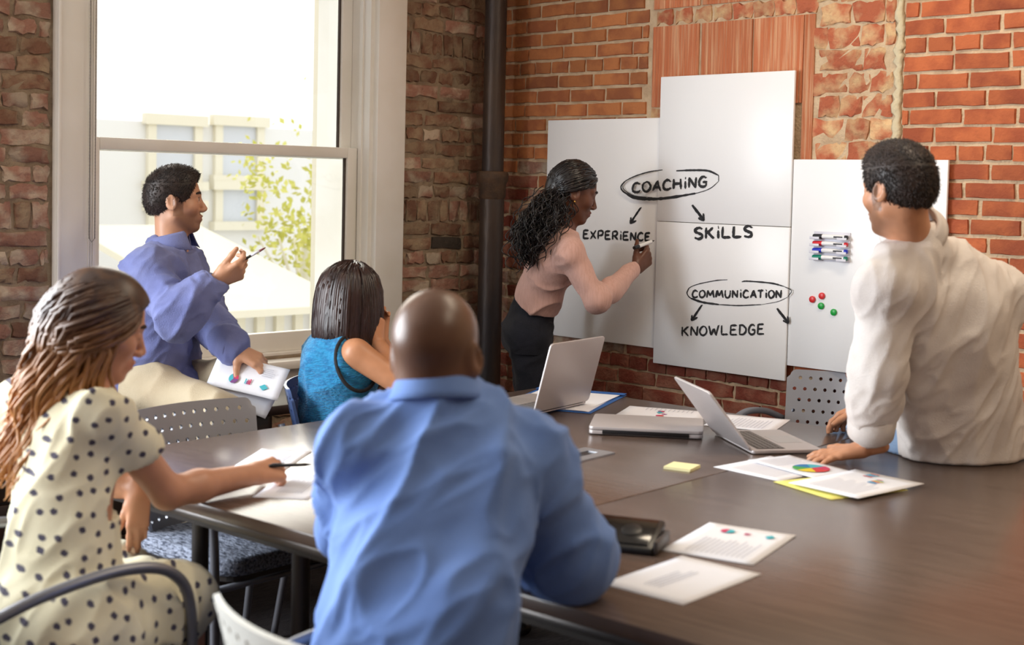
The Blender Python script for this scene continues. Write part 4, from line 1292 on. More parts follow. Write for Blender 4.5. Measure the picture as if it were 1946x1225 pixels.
def torso(sp, inf=0, k=.04):
    f = nrm(sp['fwd']); dp = sp.get('dp', .68); o = []
    up = nrm(sp['chest']-sp['pelvis'])
    f = nrm(f-up*(f@up)*.8)
    wp, ww, wc = sp['w']
    o.append(Cone(sp['pelvis'], sp['waist'], wp+inf, ww+inf, k, (f, dp+.06)))
    o.append(Cone(sp['waist'], sp['chest'], ww+inf, wc+inf, k, (f, dp)))
    for q in ('L','R'):
        o.append(Cone(sp['neck']*.86+sp['chest']*.14, sp['sh'+q], .050+inf, sp.get('rs', .060)+inf, k))
        o.append(Cone(sp['sh'+q], sp['chest']*.55+sp['sh'+q]*.45, sp.get('rs', .060)+inf, .085+inf, k, (f, .8)))
    return o
def arm(sp, q, inf=0, up=1.0, fo=1.0, k=.02, r=None):
    r0, r1, r2 = r or sp.get('ra', (.053,.043,.030))
    o = []; a, b, c = sp['sh'+q], sp['el'+q], sp['wr'+q]
    o.append(Cone(a, a+(b-a)*up, r0+inf, r0+(r1-r0)*up+inf, k))
    if fo > 0 and up >= 1:
        o.append(Cone(b, b+(c-b)*.35*min(1, fo/.35), r1+inf, r1*.98+inf, k))
        if fo > .35: o.append(Cone(b+(c-b)*.35, b+(c-b)*fo, r1*.98+inf, r1+(r2-r1)*fo+inf, k))
    return o
def leg(sp, q, inf=0, k=.03, r=None, upto=1.0, thigh=1.0):
    r0, r1, r2 = r or sp.get('rl', (.085,.060,.040)); a, b, c = sp['hip'+q], sp['kn'+q], sp['an'+q]; o = []
    o.append(Cone(a, a+(b-a)*thigh, r0+inf, r0+(r1-r0)*thigh+inf, k))
    if thigh >= 1 and upto > 0:
        o.append(Cone(b, b+(c-b)*.35, r1+inf, r1*.95+inf, k)); o.append(Cone(b+(c-b)*.35, b+(c-b)*upto, r1*.95+inf, r2+inf, k))
    return o
def foot(an, d, m, parent, base, name='shoe'):
    d = nrm(d); pr = [Cone(an+V(0,0,.005), an+V(0,0,-.045), .042, .038, .02), Cone(an-d*.04+V(0,0,-.045), an+d*.15+V(0,0,-.055), .036, .034, .02, (V(0,0,1), .8)),
         Cut(an+V(0,0,-.082), (0,0,-1))]
    return organic(name, pr, .008, m, parent, base)
def collar(c, axis, fwd, r, hgt, m, parent, base, gap=25, fall=.03, name='collar', ry=.9):
    """stand-and-fall shirt collar around the neck, open at the front"""
    ax = nrm(axis); f = nrm(fwd-ax*np.dot(fwd, ax)); l = np.cross(ax, f); vs = []; fs = []; n = 36
    prof = [(-.002,-.03),(0,-.012),(.002,hgt*.5),(.004,hgt),(.009,hgt+.003),(.015,hgt-.004),(.022,hgt*.35),(.028,hgt-.006-fall)]
    for i in range(n+1):
        a = math.radians(gap+(360-2*gap)*i/n)
        e = max(0, 1-min(i, n-i)/6.0)
        for j, (dr, hz) in enumerate(prof):
            rr = r+dr; ext = -.018*e if j >= 6 else 0
            vs.append(c+f*math.cos(a)*rr+l*math.sin(a)*rr*ry+ax*(hz+ext))
    k = len(prof)
    for i in range(n):
        for j in range(k-1): fs.append((i*k+j, i*k+j+1, (i+1)*k+j+1, (i+1)*k+j))
    me = bpy.data.meshes.new(name); me.from_pydata([tuple(v-np.array(base)) for v in vs], [], fs)
    me.polygons.foreach_set('use_smooth', [True]*len(fs)); me.update()
    o = new_obj(name, me, parent, m); sm = o.modifiers.new('thickness', 'SOLIDIFY'); sm.thickness = .003; sm.offset = 0
    return o
def tubes(lines, radii, n=5):
    """many tapered tubes as one vertex/face list"""
    mb = MB()
    for P, r in zip(lines, radii): mb.tube(P, r, n, cap=True)
    return mb.v, mb.f
def short_hair(fr, s, inf=.007, front=.070, top=.0):
    """close-cropped cap with hairline, ear cut-outs and nape"""
    P = lambda f, l, u: fr.p(f*s, l*s, u*s); ax = fr.ax()
    o = [Ell(P(-.010,0,.030), [(.098+inf)*s, (.0765+inf)*s, (.086+inf)*s], ax, .012),
         Ell(P(.012,0,.066+top), [.082*s, .066*s, .058*s], ax, .02),
         Ell(P(-.055,0,-.010), [.058*s, .066*s, .055*s], ax, .02)]
    # keep above the hairline: forehead -> temple -> nape
    o += [Cut(P(front,0,.052), fr.F*1.0-fr.U*.45), Cut(P(0,0,-.026), fr.F*.55-fr.U*1.0), Cut(P(-.07,0,-.055), -fr.U)]
    for q in (-1, 1): o.append(Ell(P(-.002,q*.092,-.016), (.030*s,.034*s,.036*s), ax, .006, 's'))
    return o
def hair_cap(fr, s, inf, cuts, k=.012, extra=()):
    P = lambda f, l, u: fr.p(f*s, l*s, u*s); ax = fr.ax()
    o = [Ell(P(-.010,0,.030), [(.098+inf)*s, (.076+inf)*s, (.086+inf)*s], ax, k)]+list(extra)
    for (pf, nf) in cuts: o.append(Cut(P(*pf), fr.F*nf[0]+fr.L*nf[1]+fr.U*nf[2]))
    return o
def scalp_points(fr, s, n, inf, keep, seed):
    """random points on the skull with outward normals, local coords kept by keep(f,l,u)"""
    rg = np.random.default_rng(seed); out = []
    while len(out) < n:
        d = rg.normal(size=3); d /= np.linalg.norm(d)
        f, l, u = -.010+(.098+inf)*d[0], (.076+inf)*d[1], .030+(.086+inf)*d[2]
        if keep(f, l, u): out.append((fr.p(f*s, l*s, u*s), nrm(fr.F*d[0]/.098+fr.L*d[1]/.076+fr.U*d[2]/.086), (f, l, u)))
    return out
def tufts(fr, s, n, inf, keep, length, lay_dir, seed, r=.0016, jitter=.5):
    """short hair: many small curved spikes"""
    rg = np.random.default_rng(seed); L_ = []; R_ = []
    for p, nn, lc in scalp_points(fr, s, n, inf, keep, seed):
        ld = lay_dir(lc); d = fr.F*ld[0]+fr.L*ld[1]+fr.U*ld[2]
        d = d-nn*(d@nn); d = nrm(d+rg.normal(size=3)*.25*jitter); le = length*rg.uniform(.6, 1.3)
        L_.append([p-nn*.003, p+nn*le*.35+d*le*.45, p+nn*le*.45+d*le]); R_.append([r, r*.9, r*.15])
    return tubes(L_, R_, 3)
def eyes(fr, s, m_brow, parent, base, look=0.0, closed=False, lashes=None):
    for q in (-1, 1):
        c = fr.p(.0745*s, q*.032*s, -.001*s)
        if not closed:
            e = organic('eye', [Ell(c, (.0128*s,)*3)], .0035, mat('eye_white', srgb(225,220,214), .2), parent, base)
            ir = organic('iris', [Ell(c+fr.F*.0105*s, (.0036*s,.0055*s,.0055*s), fr.ax())], .0018, mat('iris_dark', srgb(38,24,18), .15), parent, base)
        la = fr.p(.088*s, q*.024*s, -.004*s if closed else .006*s); lb = fr.p(.084*s, q*.036*s, -.007*s if closed else .006*s); lc = fr.p(.076*s, q*.046*s, -.003*s)
        MB().tube(bez([la-base, lb-base, lc-base], 4), [.0012]*9, 5).build('eyelashes', lashes or m_brow, parent, True)
        pts = bez([fr.p(.092*s,q*.014*s,.020*s)-base, fr.p(.090*s,q*.030*s,.026*s)-base, fr.p(.074*s,q*.050*s,.021*s)-base], 5)
        MB().tube(pts, [.003+.0016*math.sin(math.pi*i/10) for i in range(11)], 6, flat=.6).build('eyebrow', m_brow, parent, True)
SKIN = lambda nm, rough=.45: mat('skin_'+nm, (0,0,0,1), rough, vcol=True, spec=.45, sss=.0, bump=.03, bscale=300)
def tbox(*pts, pad=.05):
    a = np.array(pts); return a.min(0)-pad, a.max(0)+pad

def seat_cut(chair, z=.478, w=.25):
    """flattens what sits on a chair at its seat"""
    c = chair.location; a = chair.rotation_euler.z if False else chair.matrix_world.to_euler().z; ca, sa = math.cos(a), math.sin(a)
    def mk(X, Y):
        u, v = (X-c.x)*ca+(Y-c.y)*sa, -(X-c.x)*sa+(Y-c.y)*ca
        return (np.abs(u) < w) & (np.abs(v) < .245)
    return Cut((0,0,z), (0,0,-1), mask=mk)
def table_cut(z=None):
    def mk(X, Y):
        u, v = (X-.15)*.7547-(Y-5.12)*.6561, (X-.15)*.6561+(Y-5.12)*.7547
        return (u > -.01) & (v < .03) & (v > -2.08)
    return Cut((0,0,z or ZT+.0015), (0,0,-1), mask=mk)
def credenza_cut():
    mk = lambda X, Y: ((X+.078)*.7071-(Y-6.5)*.7071) < CRD+.012
    return Cut((0,0,CRH+.002), (0,0,-1), mask=mk)
# ------------------------------------------------------------------ man in the blue shirt, seen from behind at the front
def person(base, label):
    return empty('person', Matrix.Translation(tuple(base)), label, 'person')
def fabric(name, col, var, weave=250, bump=.25, sheen=.1, rough=.85, vs=6):
    return mat(name, srgb(*col), rough, var=srgb(*var), vscale=vs, bump=bump, bscale=weave, sheen=sheen, spec=.2)
DENIM_DK = fabric('dark_denim', (34,36,46), (26,28,36))
DENIM_LT = fabric('light_denim', (150,176,208), (128,156,192))
KHAKI = fabric('khaki_cotton', (186,172,146), (174,158,132))
NAVY = fabric('navy_trousers', (34,38,56), (28,30,46))
LEATHER = mat('brown_leather', srgb(120,78,40), .45, bump=.2)
BLACKLEA = mat('black_leather', srgb(28,26,26), .4)

def man_front():
    base = V(*tb(1.67,-2.36)); fwd = V(.42,.90,0)
    sp = dict(fwd=fwd, w=(.155,.150,.172), dp=.66, rs=.066, ra=(.055,.047,.034), rl=(.088,.062,.045),
      pelvis=J(778,1395,2.22), waist=J(786,1160,2.27), chest=J(820,930,2.40), neck=J(832,770,2.42),
      shL=J(682,856,2.40), shR=J(985,872,2.44), elL=J(672,1095,2.53), elR=J(1084,1072,2.47),
      wrL=J(745,1075,2.78), wrR=J(960,1072,2.72),
      hipL=J(690,1410,2.27), hipR=J(880,1420,2.27), knL=J(700,1260,2.78), knR=J(905,1290,2.74))
    for q in 'LR': sp['an'+q] = sp['kn'+q]*V(1,1,0)+V(.02,-.02,.085)
    sp['elR'][2], sp['wrR'][2], sp['elL'][2], sp['wrL'][2] = .822, .802, .86, .806
    e = person(base, 'seated bald man in a blue shirt, his back to the camera, elbow on the table')
    fr = Frame(J(830,668,2.44), (.30,.95,-.02), (0,.02,1)); s = .98
    body = head(fr, s)+[Cone(fr.p(-.022*s,0,-.05*s), sp['neck']+V(0,0,-.02), .062, .068, .03)]+torso(sp,-.012)
    for q in 'LR': body += arm(sp, q, -.010)+leg(sp, q, -.012)
    tL = nrm(sp['wrL']-sp['elL']); tR = nrm(sp['wrR']-sp['elR'])
    hd = hand(sp['wrL'], V(.6,.8,-.02), V(0,0,-1), V(.8,-.6,0), 1.0, (12,14,14,16))+hand(sp['wrR'], V(-.5,.85,-.02), V(0,0,-1), V(-.85,-.5,0), 1.0, (12,14,14,16))
    body += hd+[seat_cut(ch_f), table_cut()]
    lo, hi = tbox(fr.c, pad=.16)
    lo2, hi2 = tbox(*[sp[x] for x in sp if isinstance(sp[x], np.ndarray) and len(sp[x]) == 3 and x != 'fwd'], pad=.16)
    col = skin_color(fr, s, (112,78,60), (110,66,58), scalp=(96,70,56))
    organic('body', body, [(lo, hi, .0042), (lo2, V(hi2[0],hi2[1],max(lo[2]+.012, sp['shL'][2]+.10)), .0075)], SKIN('deep', .36), e, base, col)
    m = fabric('blue_shirt_cotton', (110,141,200), (100,131,192), 320, .15)
    sh = torso(sp, .012)
    for q in 'LR': sh += arm(sp, q, .016, k=.03, fo=.96)
    sh += [Cone(sp['neck']+V(0,0,.0), sp['neck']+nrm(fr.c-sp['neck'])*.05, .068, .066, .03), Cut(sp['neck']+V(0,.0,.050), (0,-.15,1)), Cut(sp['pelvis']+V(0,0,-.06), (0,0,-1)), seat_cut(ch_f), table_cut()]
    def fo(v): return folds(v, .024, 7, (V(.45,.1,.9), .25), 1)+folds(v, .013, 13, (V(.7,.1,.6), .3), 2)+folds(v, .006, 26, (V(.6,.1,.7), .3), 3)
    organic('shirt', sh, .0075, m, e, base, fold=fo, smooth=1)
    collar(sp['neck']+V(0,.006,.008), fr.c-sp['neck'], fwd, .068, .036, m, e, base)
    tr = [Cone(sp['hipL'], sp['hipR'], .10, .10, .04)]+leg(sp,'L',.008)+leg(sp,'R',.008)+[seat_cut(ch_f)]
    organic('trousers', tr, .011, NAVY, e, base)
    for q in 'LR': foot(sp['an'+q], fwd, BLACKLEA, e, base)
man_front()

# ------------------------------------------------------------------ woman in the dotted dress, left
def dotted(name):
    m = mat(name, srgb(226,220,192), .85, var=srgb(214,206,176), vscale=5, bump=.15, bscale=300, sheen=.1, spec=.2)
    nt = m.node_tree; N = nt.nodes; L = nt.links; b = N['Principled BSDF']
    src = b.inputs['Base Color'].links[0].from_socket
    tc = N.new('ShaderNodeTexCoord'); vo = N.new('ShaderNodeTexVoronoi'); vo.inputs['Scale'].default_value = 27; vo.inputs['Randomness'].default_value = .45
    nz = N.new('ShaderNodeTexNoise'); nz.inputs['Scale'].default_value = 160
    mixv = N.new('ShaderNodeMix'); mixv.data_type = 'VECTOR'; mixv.inputs['Factor'].default_value = .008
    vo.voronoi_dimensions = '2D'
    mp = N.new('ShaderNodeMapping'); mp.vector_type = 'TEXTURE'; mp.inputs['Rotation'].default_value = (math.radians(90), 0, math.radians(30))
    L.new(tc.outputs['Object'], mp.inputs[0]); L.new(mp.outputs[0], mixv.inputs['A']); L.new(nz.outputs['Color'], mixv.inputs['B'])
    L.new(mixv.outputs['Result'], vo.inputs['Vector'])
    cr = N.new('ShaderNodeValToRGB'); cr.color_ramp.elements[0].position = .145; cr.color_ramp.elements[0].color = (1,1,1,1)
    cr.color_ramp.elements[1].position = .21; cr.color_ramp.elements[1].color = (0,0,0,1)
    L.new(vo.outputs['Distance'], cr.inputs['Fac'])
    mx = N.new('ShaderNodeMix'); mx.data_type = 'RGBA'; mx.inputs['B'].default_value = srgb(72,68,84)
    L.new(cr.outputs['Color'], mx.inputs['Factor']); L.new(src, mx.inputs['A']); L.new(mx.outputs['Result'], b.inputs['Base Color'])
    return m
def strand_flow(fr, s, n, keep, seed, path, r0=.0045):
    L_ = []; R_ = []; rg = np.random.default_rng(seed)
    for p, nn, lc in scalp_points(fr, s, n, .012, keep, seed):
        P = path(p, nn, lc, rg)
        k = len(P); rr = r0*rg.uniform(.7, 1.3)
        L_.append([Vector(q) for q in P]); R_.append([rr*(.6+.6*math.sin(math.pi*min(1, .15+.85*i/(k-1)))) if i < k-1 else rr*.15 for i in range(k)])
    return tubes(L_, R_, 5)
def woman_left():
    base = V(*tb(.60,-2.42)); fwd = V(.656,.755,0); rt = V(.755,-.656,0)
    sp = dict(fwd=fwd, w=(.155,.125,.150), dp=.70, rs=.048, ra=(.044,.037,.026), rl=(.085,.058,.042),
      pelvis=J(105,1215,2.86), waist=J(118,1010,2.93), chest=J(135,850,3.01), neck=J(150,748,3.04),
      shR=J(203,790,2.94), shL=J(45,770,3.17), elR=J(318,945,3.06), wrR=J(478,918,3.27),
      elL=J(200,905,3.30), wrL=J(268,932,3.24),
      hipR=J(175,1225,2.80), hipL=J(45,1205,3.00), knR=J(360,1125,3.10), knL=J(235,1090,3.30))
    for q in 'LR': sp['an'+q] = sp['kn'+q]*V(1,1,0)-fwd*.06+V(0,0,.085)
    sp['elR'][2] += .012; sp['wrR'][2] = .786
    e = person(base, 'seated woman with long wavy brown hair writing, in a cream dotted dress')
    fr = Frame(J(193,617,3.05), (.86,.40,-.30), (.25,.1,.95)); s = .98
    body = head(fr, s, True)+[Cone(fr.p(-.025*s,0,-.05*s), sp['neck']+V(0,0,-.03), .050, .056, .03)]+torso(sp,-.010)
    for q in 'LR': body += arm(sp, q)+leg(sp, q, -.004)
    body += hand(sp['wrR'], V(.62,.78,.02), V(-.45,.35,-.8), V(-.6,.5,.6), .95, ((28,42,30),(38,48,34),(45,52,36),(50,54,36)), .04, (.75,.35,.5), 16)
    body += hand(sp['wrL'], V(.05,-.05,-1), V(-.3,.9,0), V(-.85,-.3,-.1), .92, ((10,15,10),(14,16,12),(18,18,12),(22,20,12)), .05, (.8,.4,.2), 10)
    body += [seat_cut(ch_a), table_cut()]
    lo, hi = tbox(fr.c, pad=.15)
    la, ha = tbox(sp['wrR'], sp['wrR']+V(.08,.1,0), pad=.09)
    lb, hb = tbox(sp['wrL'], sp['wrL']+V(0,0,-.12), pad=.06)
    pts = [sp[x] for x in sp if isinstance(sp[x], np.ndarray) and len(sp[x]) == 3 and x != 'fwd']
    l2, h2 = tbox(*pts, pad=.12)
    col = skin_color(fr, s, (196,142,112), (170,84,78), blush=(.50,.20,.14))
    organic('body', body, [(lo, hi, .0036), (la, ha, .0034), (lb, hb, .0036), (l2, V(h2[0],h2[1],max(lo[2]+.01, sp['shL'][2]+.10, sp['shR'][2]+.10)), .007)], SKIN('fair', .42), e, base, col)
    eyes(fr, s, mat('brow_brown', srgb(58,36,24), .8), e, base, closed=True)
    m = dotted('cream_dotted_cotton')
    dr = torso(sp, .010)+arm(sp, 'R', .018, up=.50, fo=0, k=.03)+arm(sp, 'L', .018, up=.50, fo=0, k=.03)
    ex = sp['shR']+(sp['elR']-sp['shR'])*.50
    dr += [Cut(sp['neck']+V(0,0,.012), (.1,.15,1))]
    dR = nrm(sp['elR']-sp['shR']); lo_, hi_ = tbox(ex, pad=.12)
    dr += [Cut(ex, dR, lo_, hi_)]
    sk = [Cone(sp['pelvis']+V(0,0,.02), sp['pelvis']*.6+sp['hipR']*.4, .15, .14, .04)]
    for q in 'LR': sk += [Cone(sp['hip'+q], sp['hip'+q]+(sp['kn'+q]-sp['hip'+q])*.88, .115, .088, .05)]
    sk += [Cone(sp['hipR']*.5+sp['hipL']*.5+V(0,0,.02), (sp['knR']*.85+sp['hipR']*.15)*.5+(sp['knL']*.85+sp['hipL']*.15)*.5, .10, .075, .06)]
    fo = lambda v: folds(v, .020, 8, (V(.2,.1,.9), .3), 4)+folds(v, .006, 20, (V(.5,.3,.9), .4), 5)
    organic('dress', dr+sk+[seat_cut(ch_a, w=.32)], .0075, m, e, base, fold=fo, smooth=1)
    # waist tie
    # hair: flows back and down in waves, loose over the shoulders
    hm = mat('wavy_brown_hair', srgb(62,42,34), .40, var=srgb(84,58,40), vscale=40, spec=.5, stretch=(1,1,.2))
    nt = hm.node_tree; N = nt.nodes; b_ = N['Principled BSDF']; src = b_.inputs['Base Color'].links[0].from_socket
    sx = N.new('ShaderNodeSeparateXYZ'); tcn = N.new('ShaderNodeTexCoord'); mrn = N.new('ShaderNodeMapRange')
    mrn.inputs['From Min'].default_value = 1.20; mrn.inputs['From Max'].default_value = 1.00     # sun glow on the lengths painted in, golden towards the ends
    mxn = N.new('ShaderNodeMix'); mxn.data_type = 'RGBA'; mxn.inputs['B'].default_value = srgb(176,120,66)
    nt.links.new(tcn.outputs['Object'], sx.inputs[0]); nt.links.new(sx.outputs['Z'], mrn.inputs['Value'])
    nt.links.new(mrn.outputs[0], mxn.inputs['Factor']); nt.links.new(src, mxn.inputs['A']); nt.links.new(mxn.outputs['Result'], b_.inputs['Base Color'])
    cap = hair_cap(fr, s, .016, [((.070,0,.06),(.78,0,-.62))], extra=[Ell(fr.p(-.045*s,0,-.02*s), (.075*s,.080*s,.10*s), fr.ax(), .03)])
    cap = [c for c in cap]
    def path(p, nn, lc, rg):
        f, l, u = lc; side = 1 if l > 0 else -1
        P = [p-nn*.010]; q = p.copy(); n = 17; sx = rg.uniform(-.42,.12)
        tot = rg.uniform(.38,.60); ph = lc[1]*25+lc[0]*18+rg.uniform(0,1.6); amp = rg.uniform(.010,.020)
        step = tot/n
        for i in range(n):
            out = q-fr.p(-.02*s,0,.01*s); rad = np.linalg.norm(out)
            down = V(sx,-.02+.15*sx,-1.0) if i > 4 else -fr.U*.5-fr.F*1.0
            if i <= 6: d = nrm(nrm(down)-nrm(out)*(nrm(down)@nrm(out))*.9+V(0,0,-.25))
            else: d = nrm(down)
            q = q+d*step
            out = q-fr.p(-.02*s,0,0); 
            if i <= 7 and np.linalg.norm(out) > .124*s: q = fr.p(-.02*s,0,0)+nrm(out)*.124*s; out = q-fr.p(-.02*s,0,0)
            if np.linalg.norm(out) < .105*s: q = fr.p(-.02*s,0,0)+nrm(out)*.105*s
            w = amp*min(1, i/6)
            P.append(q+V(math.sin(i*1.0+ph), math.cos(i*1.0+ph)*.8, 0)*w)
        return P
    keep = lambda f, l, u: u > .8*f-.015 and f < .075
    ex_ = strand_flow(fr, s, 820, keep, 11, path, .0052)
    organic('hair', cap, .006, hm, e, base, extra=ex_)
    tr = None
    for q in 'LR': foot(sp['an'+q], fwd, BLACKLEA, e, base)
    # pen in her hand
    pa, pb = J(512,885,3.30), J(592,882,3.37)
    pen = empty('pen', Matrix.Translation(tuple(pa)), 'dark pen in the writing woman\'s hand', 'pen')
    d = pb-pa
    MB().tube([d*0, d*.85, d*1.0], [.0042,.0042,.001], 8).build('barrel', BLACK, pen, True)
    MB().tube([d*.05+V(0,0,.005), d*.35+V(0,0,.006)], [.0012,.0012], 6).build('clip', STEEL, pen, True)
woman_left()

# ------------------------------------------------------------------ man with the pen, sitting at the window
def man_window():
    base = V(*(ROOM @ Vector((.45,-2.0,0)))); fwd = V(.95,-.12,0)
    sp = dict(fwd=fwd, w=(.150,.140,.160), dp=.72, rs=.060, ra=(.052,.044,.031), rl=(.078,.056,.044),
      pelvis=J(300,722,4.74), waist=J(303,655,4.72), chest=J(312,560,4.72), neck=J(328,476,4.74),
      shR=J(280,520,4.57), shL=J(350,505,4.90), elR=J(338,606,4.44), wrR=J(410,534,4.48), elL=J(388,596,4.78), wrL=J(448,664,4.55),
      hipR=J(292,738,4.62), hipL=J(318,728,4.86), knR=J(425,798,4.36), knL=J(432,722,4.68), anR=J(386,985,4.39), anL=J(446,930,4.58))
    e = person(base, 'man in a violet-blue shirt and khakis sitting by the window, pen raised')
    fr = Frame(J(333,379,4.74), (.95,.22,.02), (-.02,0,1)); s = .93
    body = head(fr, s)+[Cone(fr.p(-.022*s,0,-.05*s), sp['neck']+V(0,0,-.03), .050, .057, .03)]+torso(sp,-.012)
    for q in 'LR': body += arm(sp, q, -.010)+leg(sp, q, -.014)
    body += hand(sp['wrR'], V(.86,.1,.42), V(.2,.5,.55), V(.3,.1,1), .98, ((30,45,30),(45,55,35),(52,60,35),(58,60,35)), .03, (.85,.35,.35), 12)
    body += hand(sp['wrL'], V(.80,-.12,-.35), V(.1,.35,-.9), V(-.25,-.85,-.3), .98, ((22,48,35),(22,48,35),(24,46,35),(26,45,35)), .06, (.35,.55,.7), 10)
    body += [credenza_cut()]
    lo, hi = tbox(fr.c, pad=.16); la, ha = tbox(sp['wrR'], sp['wrR']+V(.12,0,.06), pad=.08); lb, hb = tbox(sp['wrL'], sp['wrL']+V(.1,-.02,-.08), pad=.08)
    pts = [sp[x] for x in sp if isinstance(sp[x], np.ndarray) and len(sp[x]) == 3 and x != 'fwd']; l2, h2 = tbox(*pts, pad=.13)
    col = skin_color(fr, s, (202,152,122), (176,106,92), beard=(104,74,58), beardk=.62)
    organic('body', body, [(lo, hi, .0036), (la, ha, .0034), (lb, hb, .0034), (l2, V(h2[0],h2[1],max(lo[2]+.01, sp['shL'][2]+.10, sp['shR'][2]+.10)), .0085)], SKIN('fair', .42), e, base, col)
    eyes(fr, s, mat('brow_dark', srgb(48,34,28), .8), e, base)
    m = fabric('violet_blue_chambray', (122,130,178), (108,116,166), 300, .25)
    sh = torso(sp, .014)
    for q in 'LR': sh += arm(sp, q, .018, k=.03, fo=.93)
    sh += [Cone(sp['neck'], sp['neck']+V(.0,0,.02), .062, .058, .03), Cut(sp['neck']+V(0,0,.022), (.45,0,1))]
    sh += [Cone(sp['pelvis']+V(-.03,0,.02), sp['pelvis']+V(.06,-.03,-.02), .155, .13, .04, (V(0,0,1), .7)), credenza_cut()]
    fo = lambda v: folds(v, .018, 9, (V(.55,.1,.8), .25), 7)+folds(v, .012, 17, (V(.8,.1,-.4), .3), 8)+folds(v, .005, 34, (V(.6,.1,.7), .3), 6)
    organic('shirt', sh, .0065, m, e, base, fold=fo, smooth=1)
    collar(sp['neck']+V(-.004,0,.012), fr.p(-.02,0,-.05)-sp['neck']+V(-.02,0,0), fwd, .066, .042, m, e, base, gap=24, fall=.042)
    for q, tb_ in (('R', .0), ('L', .0)):
        c0 = sp['el'+q]+(sp['wr'+q]-sp['el'+q])*.90; c1 = sp['el'+q]+(sp['wr'+q]-sp['el'+q])*1.02
        mb = MB().tube([c0-base, c0+(c1-c0)*.1-base, c1-(c1-c0)*.05-base, c1-base], [.046,.050,.049,.042], 18, cap=False)
        o = mb.build('cuff', m, e, True); sm = o.modifiers.new('thickness','SOLIDIFY'); sm.thickness = .004
    tr = [Cone(sp['hipL'], sp['hipR'], .105, .105, .04)]+leg(sp,'L',.016)+leg(sp,'R',.016)+[credenza_cut()]
    fo2 = lambda v: folds(v, .020, 11, (V(-.3,.5,.8), .4), 9)
    organic('trousers', tr, .0085, KHAKI, e, base, fold=fo2, smooth=1)
    for q in 'LR': foot(sp['an'+q], V(.9,-.4,-.3), LEATHER, e, base)
    hm = mat('short_dark_brown_hair', srgb(52,38,32), .5, var=srgb(36,26,22), vscale=30)
    cap = short_hair(fr, s, .006, .072, .004)
    def hd(p):
        f, l, u = fr.loc(p); tp = (u > .06*s)[:,None]
        return np.where(tp, fr.F*.8+fr.U*.5, -fr.U*.8-fr.F*.5)
    organic('hair', cap, .0042, hm, e, base, fuzz=(7000, .008, .0011, hd, 21, .2))
    # pen held up
    tip = J(505,470,4.50); tail = J(462,494,4.49)
    pen = empty('pen', Matrix.Translation(tuple(tail)), 'slim dark pen raised by the man at the window', 'pen')
    d = tip-tail
    MB().tube([-d*.25, d*.35], [.0045,.0045], 8).build('barrel', BLACK, pen, True)
    MB().tube([d*.35, d*.72], [.0042,.0042], 8).build('clear_barrel', PALE, pen, True)
    MB().tube([d*.72, d*.9, d*1.0], [.0042,.003,.0008], 8).build('tip', mat('dark_red_plastic', srgb(110,34,40), .4), pen, True)
    # papers in his lowered hand
    def held(pts, label, marks, seed):
        P = [J(*p) for p in pts]; c = sum(P)/4
        X = nrm((P[1]-P[0])+(P[2]-P[3])); Yv = (P[0]-P[3])+(P[1]-P[2]); Yv = nrm(Yv-X*(Yv@X)); Z = np.cross(X, Yv)
        w = np.linalg.norm((P[1]-P[0])+(P[2]-P[3]))/2; h = np.linalg.norm((P[0]-P[3])+(P[1]-P[2]))/2
        Mm = Matrix(((X[0],Yv[0],Z[0],c[0]),(X[1],Yv[1],Z[1],c[1]),(X[2],Yv[2],Z[2],c[2]),(0,0,0,1)))
        pe = empty('paper_sheet', Mm, label, 'paper', 'papers in the hand of the man at the window')
        n = 10; vs = []; fs = []
        bend = lambda x, y: .006*math.sin(x/w*3+seed)*(1-(y/h+.5))
        for i in range(n+1):
            for j in range(n+1):
                x = -w/2+w*i/n; y = -h/2+h*j/n; vs.append((x, y, bend(x, y)))
        for i in range(n):
            for j in range(n): fs.append((i*(n+1)+j,(i+1)*(n+1)+j,(i+1)*(n+1)+j+1,i*(n+1)+j+1))
        o = MB().add(vs, fs).build('sheet', PAPER, pe, True); sm = o.modifiers.new('t','SOLIDIFY'); sm.thickness = .0006
        if marks: print_marks(pe, w, h, [(-.28,-.10,.12,.38),(.18,.36,.05,.32)], marks, random.Random(3), z=.0075)
        return pe
    held([(413,671,4.57),(547,700,4.51),(531,764,4.44),(395,729,4.52)], 'printed page with pie chart and blue diamond in the seated man\'s hand',
         [('pie',-.16,-.16,.017,('mag','teal','pur')),('bars',.0,-.24,.020,('teal','pur','mag','mag')),('diamond',.27,-.22,.016,('teal',))], 1)
    held([(418,690,4.58),(538,722,4.53),(506,801,4.45),(412,752,4.51)], 'plain page hanging under the chart page in the seated man\'s hand', (), 2)
man_window()
